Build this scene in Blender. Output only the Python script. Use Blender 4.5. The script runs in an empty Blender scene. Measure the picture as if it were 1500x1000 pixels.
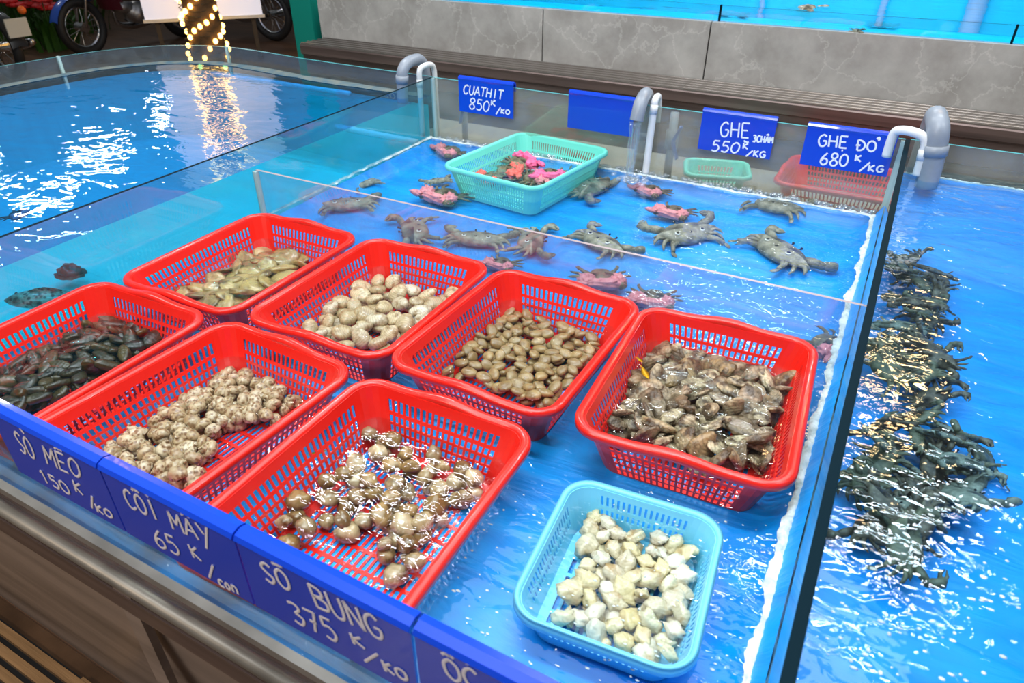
import bpy, bmesh, math, random
from mathutils import Vector, Matrix, noise
random.seed(7)
PI=math.pi
C=bpy.context.scene.collection
scn=bpy.context.scene
# ------------------------------------------------------------------ camera
RT=Vector((.8782,.4783,.0044)); FW=Vector((-.4015,.7393,-.5407)).normalized()
RT=(RT-FW*RT.dot(FW)).normalized(); UP=RT.cross(FW)
CAM=Vector((0,0,1.5)); F=1016.64
cd=bpy.data.cameras.new('camera'); cam=bpy.data.objects.new('camera',cd); C.objects.link(cam)
M=Matrix((RT,UP,-FW)).transposed().to_4x4(); M.translation=CAM; cam.matrix_world=M
cd.sensor_width=36; cd.lens=36*F/1500; cd.clip_start=.02
cd.dof.use_dof=True; cd.dof.focus_distance=1.5; cd.dof.aperture_fstop=7
scn.camera=cam
def ray(px,py): return RT*((px-750)/F)-UP*((py-500)/F)+FW
def P(px,py,z):
    d=ray(px,py); return CAM+d*((z-1.5)/d.z)
def PY(px,py,Y):
    d=ray(px,py); return CAM+d*(Y/d.y)
# ------------------------------------------------------------------ world, lamps, exposure
w=bpy.data.worlds.new('world'); scn.world=w; w.use_nodes=True
w.node_tree.nodes['Background'].inputs[0].default_value=(.56,.61,.64,1)
w.node_tree.nodes['Background'].inputs[1].default_value=.17
scn.view_settings.view_transform='Standard'; scn.view_settings.look='None'
scn.view_settings.exposure=-0.14; scn.view_settings.gamma=1; scn.view_settings.use_curve_mapping=False
def lamp_or_fill_light(loc,sx,sy,power,col,rz=0,tgt=None):
    l=bpy.data.lights.new('lamp_or_fill','AREA'); l.shape='RECTANGLE'; l.size=sx; l.size_y=sy
    l.energy=power; l.color=col
    o=bpy.data.objects.new('lamp_or_fill',l); C.objects.link(o); o.location=loc; o.rotation_euler=(0,0,rz)
    if tgt: o.rotation_euler=(Vector(tgt)-Vector(loc)).to_track_quat('-Z','Y').to_euler()
COOL=(.92,.96,1); WARM=(1,.62,.28)
for x,y,s,pw in ((-2.3,2.5,1.3,36),(-.4,.5,1.3,30),(.3,3.0,1.3,30),(1.6,1.6,1.3,30),(-1.0,-.5,1.3,34),(-3.2,.6,1.3,24),(-.9,5.0,1.3,34)):
    lamp_or_fill_light((x,y,3.1),s,.10,pw,COOL,rz=.1)
lamp_or_fill_light((-.6,1.5,3.6),2.6,2.6,92,COOL)  # unseen softbox added overhead as broad fill
lamp_or_fill_light((-1.6,-1.6,2.4),1.2,.12,34,(1,.86,.70),tgt=(-1.0,.3,.4))  # unseen warm fill added to brighten the front skirt
for x,y in ((-8.6,4.2),(-9.6,5.6),(-8.0,2.8),(-11,4.6),(-10.5,7.6)):
    lamp_or_fill_light((x,y,3.3),.7,.02,9,COOL,tgt=(-2.5,1.5,.8))
for x,y,z in ((.1,4.4,3.1),(.5,4.7,3.1)): lamp_or_fill_light((x,y,z),.25,.25,9,WARM)
# ------------------------------------------------------------------ helpers
def new_mesh(bm,name,mat,smooth=True):
    me=bpy.data.meshes.new(name); bm.to_mesh(me); bm.free()
    for m in (mat if isinstance(mat,(list,tuple)) else [mat]): me.materials.append(m)
    if smooth:
        for p in me.polygons: p.use_smooth=True
    return me
def obj(name,bm,mat,parent=None,loc=None,smooth=False,**kw):
    me=bm if isinstance(bm,bpy.types.Mesh) else new_mesh(bm,name,mat,smooth)
    o=bpy.data.objects.new(name,me); C.objects.link(o)
    if parent: o.parent=parent
    if loc is not None: o.location=loc
    for k,v in kw.items(): o[k]=v
    return o
def tag(o,label,cat,group=None,kind=None):
    o['label']=label; o['category']=cat
    if group: o['group']=group
    if kind: o['kind']=kind
    return o
def thing(name,label,cat,loc=(0,0,0),rz=0,group=None):
    o=bpy.data.objects.new(name,None); C.objects.link(o); o.location=loc; o.rotation_euler=(0,0,rz); o.empty_display_size=.05
    return tag(o,label,cat,group)
def dup(o,parent=None):
    c=o.copy(); C.objects.link(c)
    if parent: c.parent=parent; c.matrix_parent_inverse=Matrix()
    for ch in list(o.children): dup(ch,c)
    return c
def box(bm,a,b,rot=None,org=None):
    a=Vector(a); b=Vector(b); vs=[]
    for x in (a.x,b.x):
        for y in (a.y,b.y):
            for z in (a.z,b.z):
                v=Vector((x,y,z))
                if rot: v=rot@v
                if org: v=v+Vector(org)
                vs.append(bm.verts.new(v))
    for f in ((0,1,3,2),(4,6,7,5),(0,4,5,1),(2,3,7,6),(0,2,6,4),(1,5,7,3)): bm.faces.new([vs[i] for i in f])
def smooth_path(pts,n=5):
    pts=[Vector(p) for p in pts]
    if len(pts)<3: return pts
    out=[]
    for i in range(len(pts)-1):
        p0=pts[max(i-1,0)];p1=pts[i];p2=pts[i+1];p3=pts[min(i+2,len(pts)-1)]
        for k in range(n):
            t=k/n
            out.append(.5*((2*p1)+(p2-p0)*t+(2*p0-5*p1+4*p2-p3)*t*t+(3*p1-p0-3*p2+p3)*t**3))
    out.append(pts[-1]); return out
def tube(bm,pts,r,seg=8,flat=1.0,cap=True,closed=False,upv=None):
    pts=[Vector(p) for p in pts]; n=len(pts); rings=[]
    rr=r if isinstance(r,(list,tuple)) else None
    prev=None
    for i,p in enumerate(pts):
        if closed: t=pts[(i+1)%n]-pts[i-1]
        else: t=pts[min(i+1,n-1)]-pts[max(i-1,0)]
        if t.length<1e-9: t=Vector((0,0,1))
        t.normalize()
        if prev is None:
            u=Vector(upv) if upv else (Vector((0,0,1)) if abs(t.z)<.9 else Vector((1,0,0)))
        else: u=prev
        u=(u-t*u.dot(t))
        if u.length<1e-6: u=t.orthogonal()
        u.normalize(); prev=u; s=t.cross(u)
        q=r if rr is None else (rr[0]+(rr[-1]-rr[0])*i/(n-1) if len(rr)!=n else rr[i])
        rings.append([bm.verts.new(p+(s*math.cos(a)+u*math.sin(a)*flat)*q) for a in [2*PI*k/seg for k in range(seg)]])
    m=n if closed else n-1
    for i in range(m):
        A=rings[i];B=rings[(i+1)%n]
        for k in range(seg): bm.faces.new((A[k],A[(k+1)%seg],B[(k+1)%seg],B[k]))
    if cap and not closed:
        bm.faces.new(rings[0][::-1]); bm.faces.new(rings[-1])
def grid(bm,fn,nu,nv,close_u=False):
    V=[[bm.verts.new(fn(i,j)) for j in range(nv)] for i in range(nu)]
    for i in range(nu if close_u else nu-1):
        for j in range(nv-1):
            bm.faces.new((V[i][j],V[(i+1)%nu][j],V[(i+1)%nu][j+1],V[i][j+1]))
    return V
def ball(bm,c,r,sc=(1,1,1),seg=10,ring=7):
    m=Matrix.Translation(Vector(c))@Matrix.Diagonal((r*sc[0],r*sc[1],r*sc[2],1))
    bmesh.ops.create_uvsphere(bm,u_segments=seg,v_segments=ring,radius=1,matrix=m)
def cyl(bm,a,b,r,seg=14,r2=None): tube(bm,[a,b],[r,r if r2 is None else r2],seg)
# ------------------------------------------------------------------ materials
def mat(name): 
    m=bpy.data.materials.new(name); m.use_nodes=True; nt=m.node_tree; nt.nodes.clear()
    out=nt.nodes.new('ShaderNodeOutputMaterial'); return m,nt,out
def N(nt,t,**kw):
    n=nt.nodes.new('ShaderNode'+t)
    for k,v in kw.items():
        if k.startswith('i_'):
            key=k[2:].replace('_',' '); n.inputs[key].default_value=v
        else: setattr(n,k,v)
    return n
def L(nt,a,b): nt.links.new(a,b)
def ramp(nt,stops,src=None,interp='LINEAR'):
    r=nt.nodes.new('ShaderNodeValToRGB'); e=r.color_ramp.elements; r.color_ramp.interpolation=interp
    while len(e)<len(stops): e.new(.5)
    for i,(p,c) in enumerate(stops): e[i].position=p; e[i].color=(*c,1)
    if src: L(nt,src,r.inputs[0])
    return r
def simple(name,col,rough=.4,metal=0,noise_amt=0,nscale=8,bump=0,bscale=60,coat=0,trans=0,spec=.5,stretch=None,dark=None,coord='Object',sss=0):
    m,nt,out=mat(name); b=N(nt,'BsdfPrincipled'); L(nt,b.outputs[0],out.inputs[0])
    b.inputs['Base Color'].default_value=(*col,1); b.inputs['Roughness'].default_value=rough; b.inputs['Metallic'].default_value=metal
    b.inputs['Specular IOR Level'].default_value=spec
    if coat: b.inputs['Coat Weight'].default_value=coat
    if sss:
        b.inputs['Subsurface Weight'].default_value=sss; b.inputs['Subsurface Scale'].default_value=.01
    if noise_amt or bump:
        tc=N(nt,'TexCoord'); mp=N(nt,'Mapping'); L(nt,tc.outputs[coord],mp.inputs[0])
        if stretch: mp.inputs['Scale'].default_value=stretch
    if noise_amt:
        n=N(nt,'TexNoise'); n.inputs['Scale'].default_value=nscale; n.inputs['Detail'].default_value=5; L(nt,mp.outputs[0],n.inputs[0])
        d=dark or tuple(c*(1-noise_amt) for c in col)
        r=ramp(nt,[(.3,d),(.7,col)],n.outputs[0]); L(nt,r.outputs[0],b.inputs['Base Color'])
    if bump:
        n=N(nt,'TexNoise'); n.inputs['Scale'].default_value=bscale; n.inputs['Detail'].default_value=3; L(nt,mp.outputs[0],n.inputs[0])
        bp=N(nt,'Bump'); bp.inputs['Strength'].default_value=bump; bp.inputs['Distance'].default_value=.01
        L(nt,n.outputs[0],bp.inputs['Height']); L(nt,bp.outputs[0],b.inputs['Normal'])
    return m
def emis(name,col,s):
    m,nt,out=mat(name); e=N(nt,'Emission'); e.inputs[0].default_value=(*col,1); e.inputs[1].default_value=s; L(nt,e.outputs[0],out.inputs[0]); return m
def clear(name,tint,f0,rough=.0,waves=None,film=0,filmcol=(.6,.62,.6),filmscale=9,droplets=0):
    """see-through surface: transparent + mirror by a Schlick curve, with an optional thin diffuse film"""
    m,nt,out=mat(name); t=N(nt,'BsdfTransparent'); t.inputs[0].default_value=(*tint,1)
    g=N(nt,'BsdfGlossy'); g.inputs['Roughness'].default_value=rough; g.inputs[0].default_value=(1,1,1,1)
    lw=N(nt,'LayerWeight'); lw.inputs[0].default_value=.5
    pw=N(nt,'Math',operation='POWER'); pw.inputs[1].default_value=4.2; L(nt,lw.outputs['Facing'],pw.inputs[0])
    ma=N(nt,'Math',operation='MULTIPLY_ADD'); ma.inputs[1].default_value=1-f0; ma.inputs[2].default_value=f0; L(nt,pw.outputs[0],ma.inputs[0])
    mx=N(nt,'MixShader'); L(nt,ma.outputs[0],mx.inputs[0]); L(nt,t.outputs[0],mx.inputs[1]); L(nt,g.outputs[0],mx.inputs[2]); last=mx
    tc=N(nt,'TexCoord')
    if waves:
        acc=None
        for sc,st,am in waves:
            mp=N(nt,'Mapping'); mp.inputs['Scale'].default_value=st; L(nt,tc.outputs['Object'],mp.inputs[0])
            n=N(nt,'TexNoise'); n.inputs['Scale'].default_value=sc; n.inputs['Detail'].default_value=2.5; n.inputs['Distortion'].default_value=.6
            L(nt,mp.outputs[0],n.inputs[0]); q=N(nt,'Math',operation='MULTIPLY'); q.inputs[1].default_value=am; L(nt,n.outputs[0],q.inputs[0])
            if acc is None: acc=q
            else:
                s=N(nt,'Math',operation='ADD'); L(nt,acc.outputs[0],s.inputs[0]); L(nt,q.outputs[0],s.inputs[1]); acc=s
        b=N(nt,'Bump'); b.inputs['Strength'].default_value=1; b.inputs['Distance'].default_value=1; L(nt,acc.outputs[0],b.inputs['Height'])
        L(nt,b.outputs[0],g.inputs['Normal']); L(nt,b.outputs[0],lw.inputs['Normal'])
    if film:
        d=N(nt,'BsdfDiffuse'); d.inputs[0].default_value=(*filmcol,1)
        n=N(nt,'TexNoise'); n.inputs['Scale'].default_value=filmscale; n.inputs['Detail'].default_value=6; L(nt,tc.outputs['Object'],n.inputs[0])
        mr=N(nt,'MapRange'); mr.inputs[1].default_value=.3; mr.inputs[2].default_value=.75; mr.inputs[3].default_value=film*.45; mr.inputs[4].default_value=film; L(nt,n.outputs[0],mr.inputs[0])
        m2=N(nt,'MixShader'); L(nt,mr.outputs[0],m2.inputs[0]); L(nt,last.outputs[0],m2.inputs[1]); L(nt,d.outputs[0],m2.inputs[2]); last=m2
    L(nt,last.outputs[0],out.inputs[0]); return m
def shell_mat(name,cols,dark,rough=.3,band=60,spots=None,coat=.3,bandamt=.5,blotch=70,bedge=(.45,.68),nb=0):
    """tone differs from shell to shell; growth rings and mottling in the shell's own coordinates"""
    m,nt,out=mat(name); b=N(nt,'BsdfPrincipled'); L(nt,b.outputs[0],out.inputs[0]); b.inputs['Roughness'].default_value=rough; b.inputs['Coat Weight'].default_value=coat; b.inputs['Coat Roughness'].default_value=.12
    oi=N(nt,'ObjectInfo'); tc=N(nt,'TexCoord')
    k=len(cols); base=ramp(nt,[(i/(k-1) if k>1 else 0,c) for i,c in enumerate(cols)],oi.outputs['Random'])
    add=N(nt,'VectorMath',operation='ADD'); L(nt,tc.outputs['Object'],add.inputs[0]); cmb=N(nt,'CombineXYZ'); mu=N(nt,'Math',operation='MULTIPLY'); mu.inputs[1].default_value=7
    L(nt,oi.outputs['Random'],mu.inputs[0]); L(nt,mu.outputs[0],cmb.inputs[2]); L(nt,mu.outputs[0],cmb.inputs[1]); L(nt,cmb.outputs[0],add.inputs[1])
    n=N(nt,'TexNoise'); n.inputs['Scale'].default_value=blotch; n.inputs['Detail'].default_value=5; L(nt,add.outputs[0],n.inputs[0])
    mx=N(nt,'MixRGB'); r=ramp(nt,[(bedge[0],(0,0,0)),(bedge[1],(1,1,1))],n.outputs[0]); L(nt,r.outputs[0],mx.inputs[0]); L(nt,base.outputs[0],mx.inputs[1]); mx.inputs[2].default_value=(*dark,1)
    wv=N(nt,'TexWave',wave_type='RINGS',rings_direction='SPHERICAL'); wv.inputs['Scale'].default_value=band; wv.inputs['Distortion'].default_value=2.5
    off=N(nt,'VectorMath',operation='ADD'); off.inputs[1].default_value=(.018,0,0); L(nt,tc.outputs['Object'],off.inputs[0]); L(nt,off.outputs[0],wv.inputs[0])
    m2=N(nt,'MixRGB',blend_type='MULTIPLY'); m2.inputs[0].default_value=bandamt; rr=ramp(nt,[(0,(.45,.42,.36)),(.5,(1,1,1))],wv.outputs[0]); L(nt,mx.outputs[0],m2.inputs[1]); L(nt,rr.outputs[0],m2.inputs[2])
    last=m2
    if spots:
        v=N(nt,'TexVoronoi'); v.inputs['Scale'].default_value=spots[0]; dn=N(nt,'VectorMath',operation='MULTIPLY_ADD'); dn.inputs[1].default_value=(.012,)*3; L(nt,n.outputs['Color'],dn.inputs[0]); L(nt,add.outputs[0],dn.inputs[2]); L(nt,dn.outputs[0],v.inputs[0])
        rs=ramp(nt,[(.28,(.9,.9,.9)),(.55,(0,0,0))],v.outputs['Distance']); m3=N(nt,'MixRGB'); L(nt,rs.outputs[0],m3.inputs[0]); L(nt,last.outputs[0],m3.inputs[1]); m3.inputs[2].default_value=(*spots[1],1); last=m3
    L(nt,last.outputs[0],b.inputs['Base Color'])
    bp=N(nt,'Bump'); bp.inputs['Strength'].default_value=.5*bandamt; bp.inputs['Distance'].default_value=.0012; L(nt,wv.outputs[0],bp.inputs['Height']); L(nt,bp.outputs[0],b.inputs['Normal'])
    if nb:
        n2=N(nt,'TexNoise'); n2.inputs['Scale'].default_value=160; n2.inputs['Detail'].default_value=4; L(nt,add.outputs[0],n2.inputs[0])
        b2=N(nt,'Bump'); b2.inputs['Strength'].default_value=nb; b2.inputs['Distance'].default_value=.004; L(nt,n2.outputs[0],b2.inputs['Height']); L(nt,bp.outputs[0],b2.inputs['Normal']); L(nt,b2.outputs[0],b.inputs['Normal'])
    return m
red=simple('red_plastic',(.78,.016,.008),.28,coat=.3,sss=.0)
turq=simple('turquoise_plastic',(.16,.74,.62),.35)
skyp=simple('light_blue_plastic',(.16,.60,.86),.35)
signb=simple('blue_sign_plastic',(.004,.055,.62),.22,coat=.4)
chalk=simple('white_marker',(.86,.9,.95),.6)
pinkc=simple('pinkish_marker',(.80,.74,.78),.6)
steel=simple('brushed_steel',(.27,.235,.21),.36,.65,noise_amt=.25,nscale=4,stretch=(.15,1,1))
skirt_m=simple('shadow_streaked_steel',(.44,.35,.30),.38,.35,noise_amt=.55,nscale=3,stretch=(.35,5,5))  # stretched noise paints dark shadow streaks into the steel colour
rail_m=simple('dull_steel_rail',(.30,.27,.23),.45,.5,noise_amt=.4,nscale=10)
steeld=simple('dark_steel',(.21,.15,.135),.32,.5,noise_amt=.6,nscale=2.2,stretch=(.6,8,16))
pvcw=simple('white_pvc',(.82,.84,.84),.3,noise_amt=.1,nscale=30)
pvcg=simple('grey_pvc',(.30,.34,.40),.35,noise_amt=.2,nscale=20)
bluepl=simple('blue_valve',(.01,.10,.45),.3)
greenp=simple('green_paint',(.0,.20,.15),.45)
rubber=simple('black_rubber',(.012,.012,.012),.6)
bikeb=simple('black_bike_plastic',(.012,.012,.014),.25,coat=.4)
bikebl=simple('blue_bike_plastic',(.02,.10,.55),.25,coat=.4)
chrome=simple('chrome',(.6,.6,.6),.2,1)
alu=simple('engine_alloy',(.42,.40,.37),.4,.9)
maroon=simple('maroon_paint',(.10,.012,.02),.3)
orange=simple('orange_lens',(.9,.16,.02),.2)
plate_m=simple('plate_white',(.70,.66,.55),.5)
leafm=simple('blade_green',(.045,.15,.012),.45,noise_amt=.5,nscale=3)
petal=simple('red_petal',(.75,.03,.03),.5)
yleaf=simple('yellow_leaf',(.85,.55,.02),.5)
gleaf=simple('lime_leaf',(.45,.60,.05),.5)
bark=simple('bark',(.22,.12,.05),.8,noise_amt=.6,nscale=12,bump=.6,bscale=15)
wire=simple('wire_dark',(.05,.04,.03),.6)
street=simple('street_timber',(.17,.085,.045),.45,noise_amt=.6,nscale=5,stretch=(.3,3,1),bump=.15,bscale=20)
stone_floor=simple('wet_floor',(.12,.065,.035),.25,noise_amt=.6,nscale=6,bump=.2,bscale=25)
slatm=simple('wet_timber',(.42,.24,.11),.22,noise_amt=.5,nscale=6,stretch=(.4,6,1),bump=.25,bscale=30)
gutter_m=simple('grey_render',(.40,.385,.34),.6,noise_amt=.3,nscale=4)
foamm=simple('white_scum',(.80,.86,.84),.5,noise_amt=.35,nscale=35,dark=(.33,.42,.42),bump=.6,bscale=90)
def liner_mat(name,c1,c2,rough=.35,coord='Object'):
    m,nt,out=mat(name); b=N(nt,'BsdfPrincipled'); L(nt,b.outputs[0],out.inputs[0]); b.inputs['Roughness'].default_value=rough
    tc=N(nt,'TexCoord'); mp=N(nt,'Mapping'); mp.inputs['Scale'].default_value=(1,3.5,1); mp.inputs['Rotation'].default_value=(0,0,.35); L(nt,tc.outputs[coord],mp.inputs[0])
    n=N(nt,'TexNoise'); n.inputs['Scale'].default_value=4.5; n.inputs['Detail'].default_value=5; n.inputs['Distortion'].default_value=.8; L(nt,mp.outputs[0],n.inputs[0])
    r=ramp(nt,[(.30,c2),(.68,c1)],n.outputs[0]); L(nt,r.outputs[0],b.inputs['Base Color'])
    bp=N(nt,'Bump'); bp.inputs['Strength'].default_value=.35; bp.inputs['Distance'].default_value=.02; L(nt,n.outputs[0],bp.inputs['Height']); L(nt,bp.outputs[0],b.inputs['Normal'])
    return m
liner=liner_mat('blue_tarp',(.0,.355,.90),(.0,.235,.72))
liner_r=liner_mat('blue_tarp_pool',(.0,.37,.92),(.0,.27,.76))
liner_l=liner_mat('teal_pool_paint',(.0,.74,.70),(.0,.66,.64))
liner_u=liner_mat('cyan_pool_paint',(.0,.78,1.0),(.0,.62,.95))
# stone with pale veins
def stone_mat():
    m,nt,out=mat('grey_marble_tile'); b=N(nt,'BsdfPrincipled'); L(nt,b.outputs[0],out.inputs[0]); b.inputs['Roughness'].default_value=.35
    tc=N(nt,'TexCoord'); n=N(nt,'TexNoise'); n.inputs['Scale'].default_value=5; n.inputs['Detail'].default_value=9; n.inputs['Roughness'].default_value=.65; L(nt,tc.outputs['Object'],n.inputs[0])
    r=ramp(nt,[(.36,(.29,.275,.255)),(.50,(.36,.345,.325)),(.64,(.43,.415,.39))],n.outputs[0])
    mxv=N(nt,'MixRGB'); mxv.inputs[0].default_value=.22; L(nt,tc.outputs['Object'],mxv.inputs[1]); L(nt,n.outputs['Color'],mxv.inputs[2])
    v=N(nt,'TexVoronoi',feature='DISTANCE_TO_EDGE'); v.inputs['Scale'].default_value=5.5; L(nt,mxv.outputs[0],v.inputs[0])
    rv=ramp(nt,[(0,(.30,.30,.30)),(.022,(0,0,0))],v.outputs['Distance']); mx=N(nt,'MixRGB'); L(nt,rv.outputs[0],mx.inputs[0]); L(nt,r.outputs[0],mx.inputs[1]); mx.inputs[2].default_value=(.72,.70,.66,1)
    L(nt,mx.outputs[0],b.inputs['Base Color']); return m
stone=stone_mat()
grout=simple('dark_grout',(.10,.085,.05),.8)
g_clear=clear('clear_glass',(.93,.975,.965),.035)
g_back=clear('painted_sheen_back_glass',(.90,.94,.90),.05,film=.32,filmcol=(.50,.49,.44))  # diffuse grey film paints in the lit ceiling's reflection
g_curve=clear('wet_curved_glass',(.86,.90,.90),.05,rough=.02,film=.20,filmcol=(.26,.30,.33),filmscale=25)
g_part=clear('partition_glass',(.90,.95,.96),.06,film=.13,filmcol=(.42,.40,.62),filmscale=30)
g_side=clear('side_glass',(.72,.90,.92),.05,film=.10,filmcol=(.25,.5,.55),filmscale=6)
edge_t=simple('glass_edge_dark',(.001,.012,.020),.6,spec=.05)
edge_c=simple('glass_edge_cyan',(.10,.42,.45),.2)
edge_p=simple('glass_edge_pale',(.40,.33,.34),.25)
joint=simple('silicone_joint',(.42,.58,.56),.4)
w_tank=clear('tank_water',(.93,.985,1),.022,waves=[(5,(1,1.3,1),.007),(26,(1,1.4,1),.0026)])
w_left=clear('left_pool_water',(.12,.60,1),.022,rough=.01,waves=[(3.2,(1,1.6,1),.0055),(14,(1,1.5,1),.0013)])
w_right=clear('right_pool_water',(.82,.94,1),.022,waves=[(6,(1,1.3,1),.0055),(22,(1,1.5,1),.0030)])
w_up=clear('upper_water',(.55,.85,1),.022,waves=[(4,(1,1.5,1),.006)])
fall=clear('falling_water',(.95,.98,1),.14,rough=.05,film=.10,filmcol=(.7,.8,.9),filmscale=60)
M_clam=shell_mat('grey_clam',[(.58,.44,.24),(.72,.58,.36),(.46,.33,.17),(.70,.62,.46)],(.30,.19,.08),band=75,bandamt=.4)
M_small=shell_mat('olive_clam',[(.33,.22,.08),(.43,.29,.12),(.27,.17,.06),(.37,.27,.13)],(.22,.13,.05),band=110,bandamt=.3)
M_oys=shell_mat('oyster',[(.17,.11,.055),(.66,.56,.36),(.32,.21,.09),(.56,.45,.28),(.21,.15,.08),(.44,.33,.22),(.26,.18,.09)],(.075,.045,.02),band=45,bandamt=.5,blotch=42,bedge=(.42,.60),coat=.12,nb=.8)
M_spot=shell_mat('spotted_snail',[(.62,.48,.29),(.46,.33,.18),(.70,.58,.40)],(.36,.23,.11),band=10,spots=(150,(.20,.10,.04)),bandamt=.1,blotch=55,nb=.3)
M_brown=shell_mat('brown_clam',[(.24,.13,.035),(.42,.26,.10),(.62,.48,.28),(.20,.11,.04),(.50,.36,.18)],(.14,.07,.02),rough=.15,band=30,coat=.7,bandamt=.25,blotch=40)
M_pale=shell_mat('pale_clam',[(.72,.66,.44),(.68,.53,.24),(.78,.73,.58),(.56,.48,.33),(.70,.60,.36)],(.46,.30,.13),band=60,bandamt=.2,blotch=30,bedge=(.55,.68))
M_murk=shell_mat('murky_clam',[(.36,.27,.09),(.48,.37,.15),(.24,.18,.08)],(.12,.08,.03),band=40,bandamt=.25,blotch=25)
M_dark=shell_mat('dark_mussel',[(.028,.026,.010),(.075,.058,.018),(.016,.020,.015)],(.010,.010,.006),rough=.32,coat=.1,band=40,blotch=25)
def crab_mat(name,a,b_,c):
    m,nt,out=mat(name); b=N(nt,'BsdfPrincipled'); L(nt,b.outputs[0],out.inputs[0]); b.inputs['Roughness'].default_value=.5
    tc=N(nt,'TexCoord'); n=N(nt,'TexNoise'); n.inputs['Scale'].default_value=45; n.inputs['Detail'].default_value=4; L(nt,tc.outputs['Object'],n.inputs[0])
    r=ramp(nt,[(.3,a),(.52,b_),(.72,c)],n.outputs[0]); L(nt,r.outputs[0],b.inputs['Base Color'])
    bp=N(nt,'Bump'); bp.inputs['Strength'].default_value=.5; bp.inputs['Distance'].default_value=.003; L(nt,n.outputs[0],bp.inputs['Height']); L(nt,bp.outputs[0],b.inputs['Normal']); return m
M_crab=crab_mat('grey_crab_shell',(.10,.10,.075),(.22,.21,.15),(.38,.36,.27))
M_mud=crab_mat('mud_crab_shell',(.05,.045,.025),(.13,.115,.06),(.26,.21,.12))
M_brn=crab_mat('brown_crab_shell',(.05,.035,.02),(.13,.085,.05),(.26,.19,.12))
M_band=simple('pink_rubber_band',(.88,.30,.33),.5,noise_amt=.25,nscale=40)
M_band2=simple('magenta_rubber_band',(.90,.14,.34),.45,noise_amt=.2,nscale=40)
M_band3=simple('coral_rubber_band',(.88,.16,.13),.5,noise_amt=.25,nscale=40)
M_eye=simple('black_eye',(.01,.01,.01),.1)
M_ring=simple('spot_ring',(.75,.75,.68),.5)
# ------------------------------------------------------------------ levels
ZT,ZW,ZF=.918,.701,.648        # glass top, tank water, tank floor
YB,YF,XR=2.28,.32,.040         # back glass, front glass, right glass
ZL,ZR=.850,.842                # water in the left and right pools
def xl(y): return -1.507-.041*(y-.33)/1.0     # the left glass runs slightly askew
# ------------------------------------------------------------------ the setting
bm=bmesh.new(); box(bm,(-16,-3,-.06),(5,14,0)); obj('floor',bm,street,kind='structure')
bm=bmesh.new(); box(bm,(-3.3,-.3,.0),(.6,.37,.004)); obj('trim_1',bm,stone_floor,kind='structure')
# bench face, gutter, stone plinth
wb=bpy.data.objects.new('wall_back',None); C.objects.link(wb); wb['kind']='structure'; wb.location=(0,3.1,0)
bm=bmesh.new(); box(bm,(-2.80,.03,.0),(3.2,.10,1.055)); obj('plinth_core',bm,grout,wb)
tj=[-2.86,-1.52,PY(1038,60,3.08).x,.62,1.85,3.2]
for a,b in zip(tj[:-1],tj[1:]):
    bm=bmesh.new(); box(bm,(a+.003,-.02,.4),(b-.003,.03,1.071)); obj('stone_tile',bm,stone,wb)
bm=bmesh.new(); box(bm,(-2.80,2.91,.60),(3.2,3.08,.66)); g=obj('wall_gutter',bm,gutter_m,kind='structure')
bm=bmesh.new(); box(bm,(-3.3,2.40,.54),(3.2,2.86,.58)); box(bm,(-3.3,2.40,0),(3.2,2.42,.54)); obj('trim_2',bm,gutter_m,kind='structure')
t=thing('steel_bench','ridged stainless steel ledge in front of the grey stone plinth','bench',(-.0,2.87,0))
bm=bmesh.new(); box(bm,(-2.82,0,.843),(3.2,.205,.849)); obj('ledge',bm,steel,t)
for k in range(5):
    bm=bmesh.new(); cyl(bm,(-2.82,.012+.042*k,.850),(3.2,.012+.042*k,.849),.004,8); obj('ridge',bm,steel,t,smooth=True)
bm=bmesh.new(); grid(bm,lambda i,j:Vector((-2.82+6.02*i,[0,-.004,-.001,.012,.012,.026,.026,.040,.04][j],[.843,.838,.800,.792,.768,.762,.700,.694,.40][j])),2,9); obj('front_panel',bm,steeld,t)
# green post
t=thing('green_post','green painted steel post at the left end of the stone plinth','post',(-3.005,3.16,0))
bm=bmesh.new(); box(bm,(-.07,-.06,0),(.075,.06,2.6)); obj('shaft',bm,greenp,t)
bm=bmesh.new(); box(bm,(-.11,-.10,0),(.11,.10,.02)); obj('foot_plate',bm,greenp,t)
# ------------------------------------------------------------------ upper tank
t=thing('upper_tank','cyan lined upper tank with a low glass front on the stone plinth','fish tank',(0,3.2,0))
bm=bmesh.new(); box(bm,(-2.75,-.04,1.060),(3.2,1.9,1.064)); obj('liner',bm,liner_u,t)
bm=bmesh.new(); box(bm,(-2.75,1.85,1.06),(3.2,1.9,1.45)); obj('back_liner',bm,liner_u,t)
for a,b in ((-2.75,PY(1053,30,3.12).x),(PY(1053,30,3.12).x+.006,PY(1484,50,3.12).x),(PY(1484,50,3.12).x+.006,3.2)):
    bm=bmesh.new(); box(bm,(a,-.095,1.0725),(b,-.087,1.131)); 
    for f in bm.faces:
        if abs(f.normal.z)>.9 or f.calc_center_median().z>1.13: f.material_index=1
    bm.normal_update()
    obj('glass_panel',bm,[g_clear,edge_t],t)
    bm=bmesh.new(); box(bm,(b,-.098,1.0725),(b+.007,-.084,1.133)); obj('joint_seam',bm,edge_t,t)
bm=bmesh.new(); box(bm,(-2.75,-.084,1.094),(3.2,1.85,1.095)); o=obj('water',bm,w_up,None,(0,3.2,0)); tag(o,'rippling cyan water filling the upper tank to its rim','water',kind='stuff')
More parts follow.
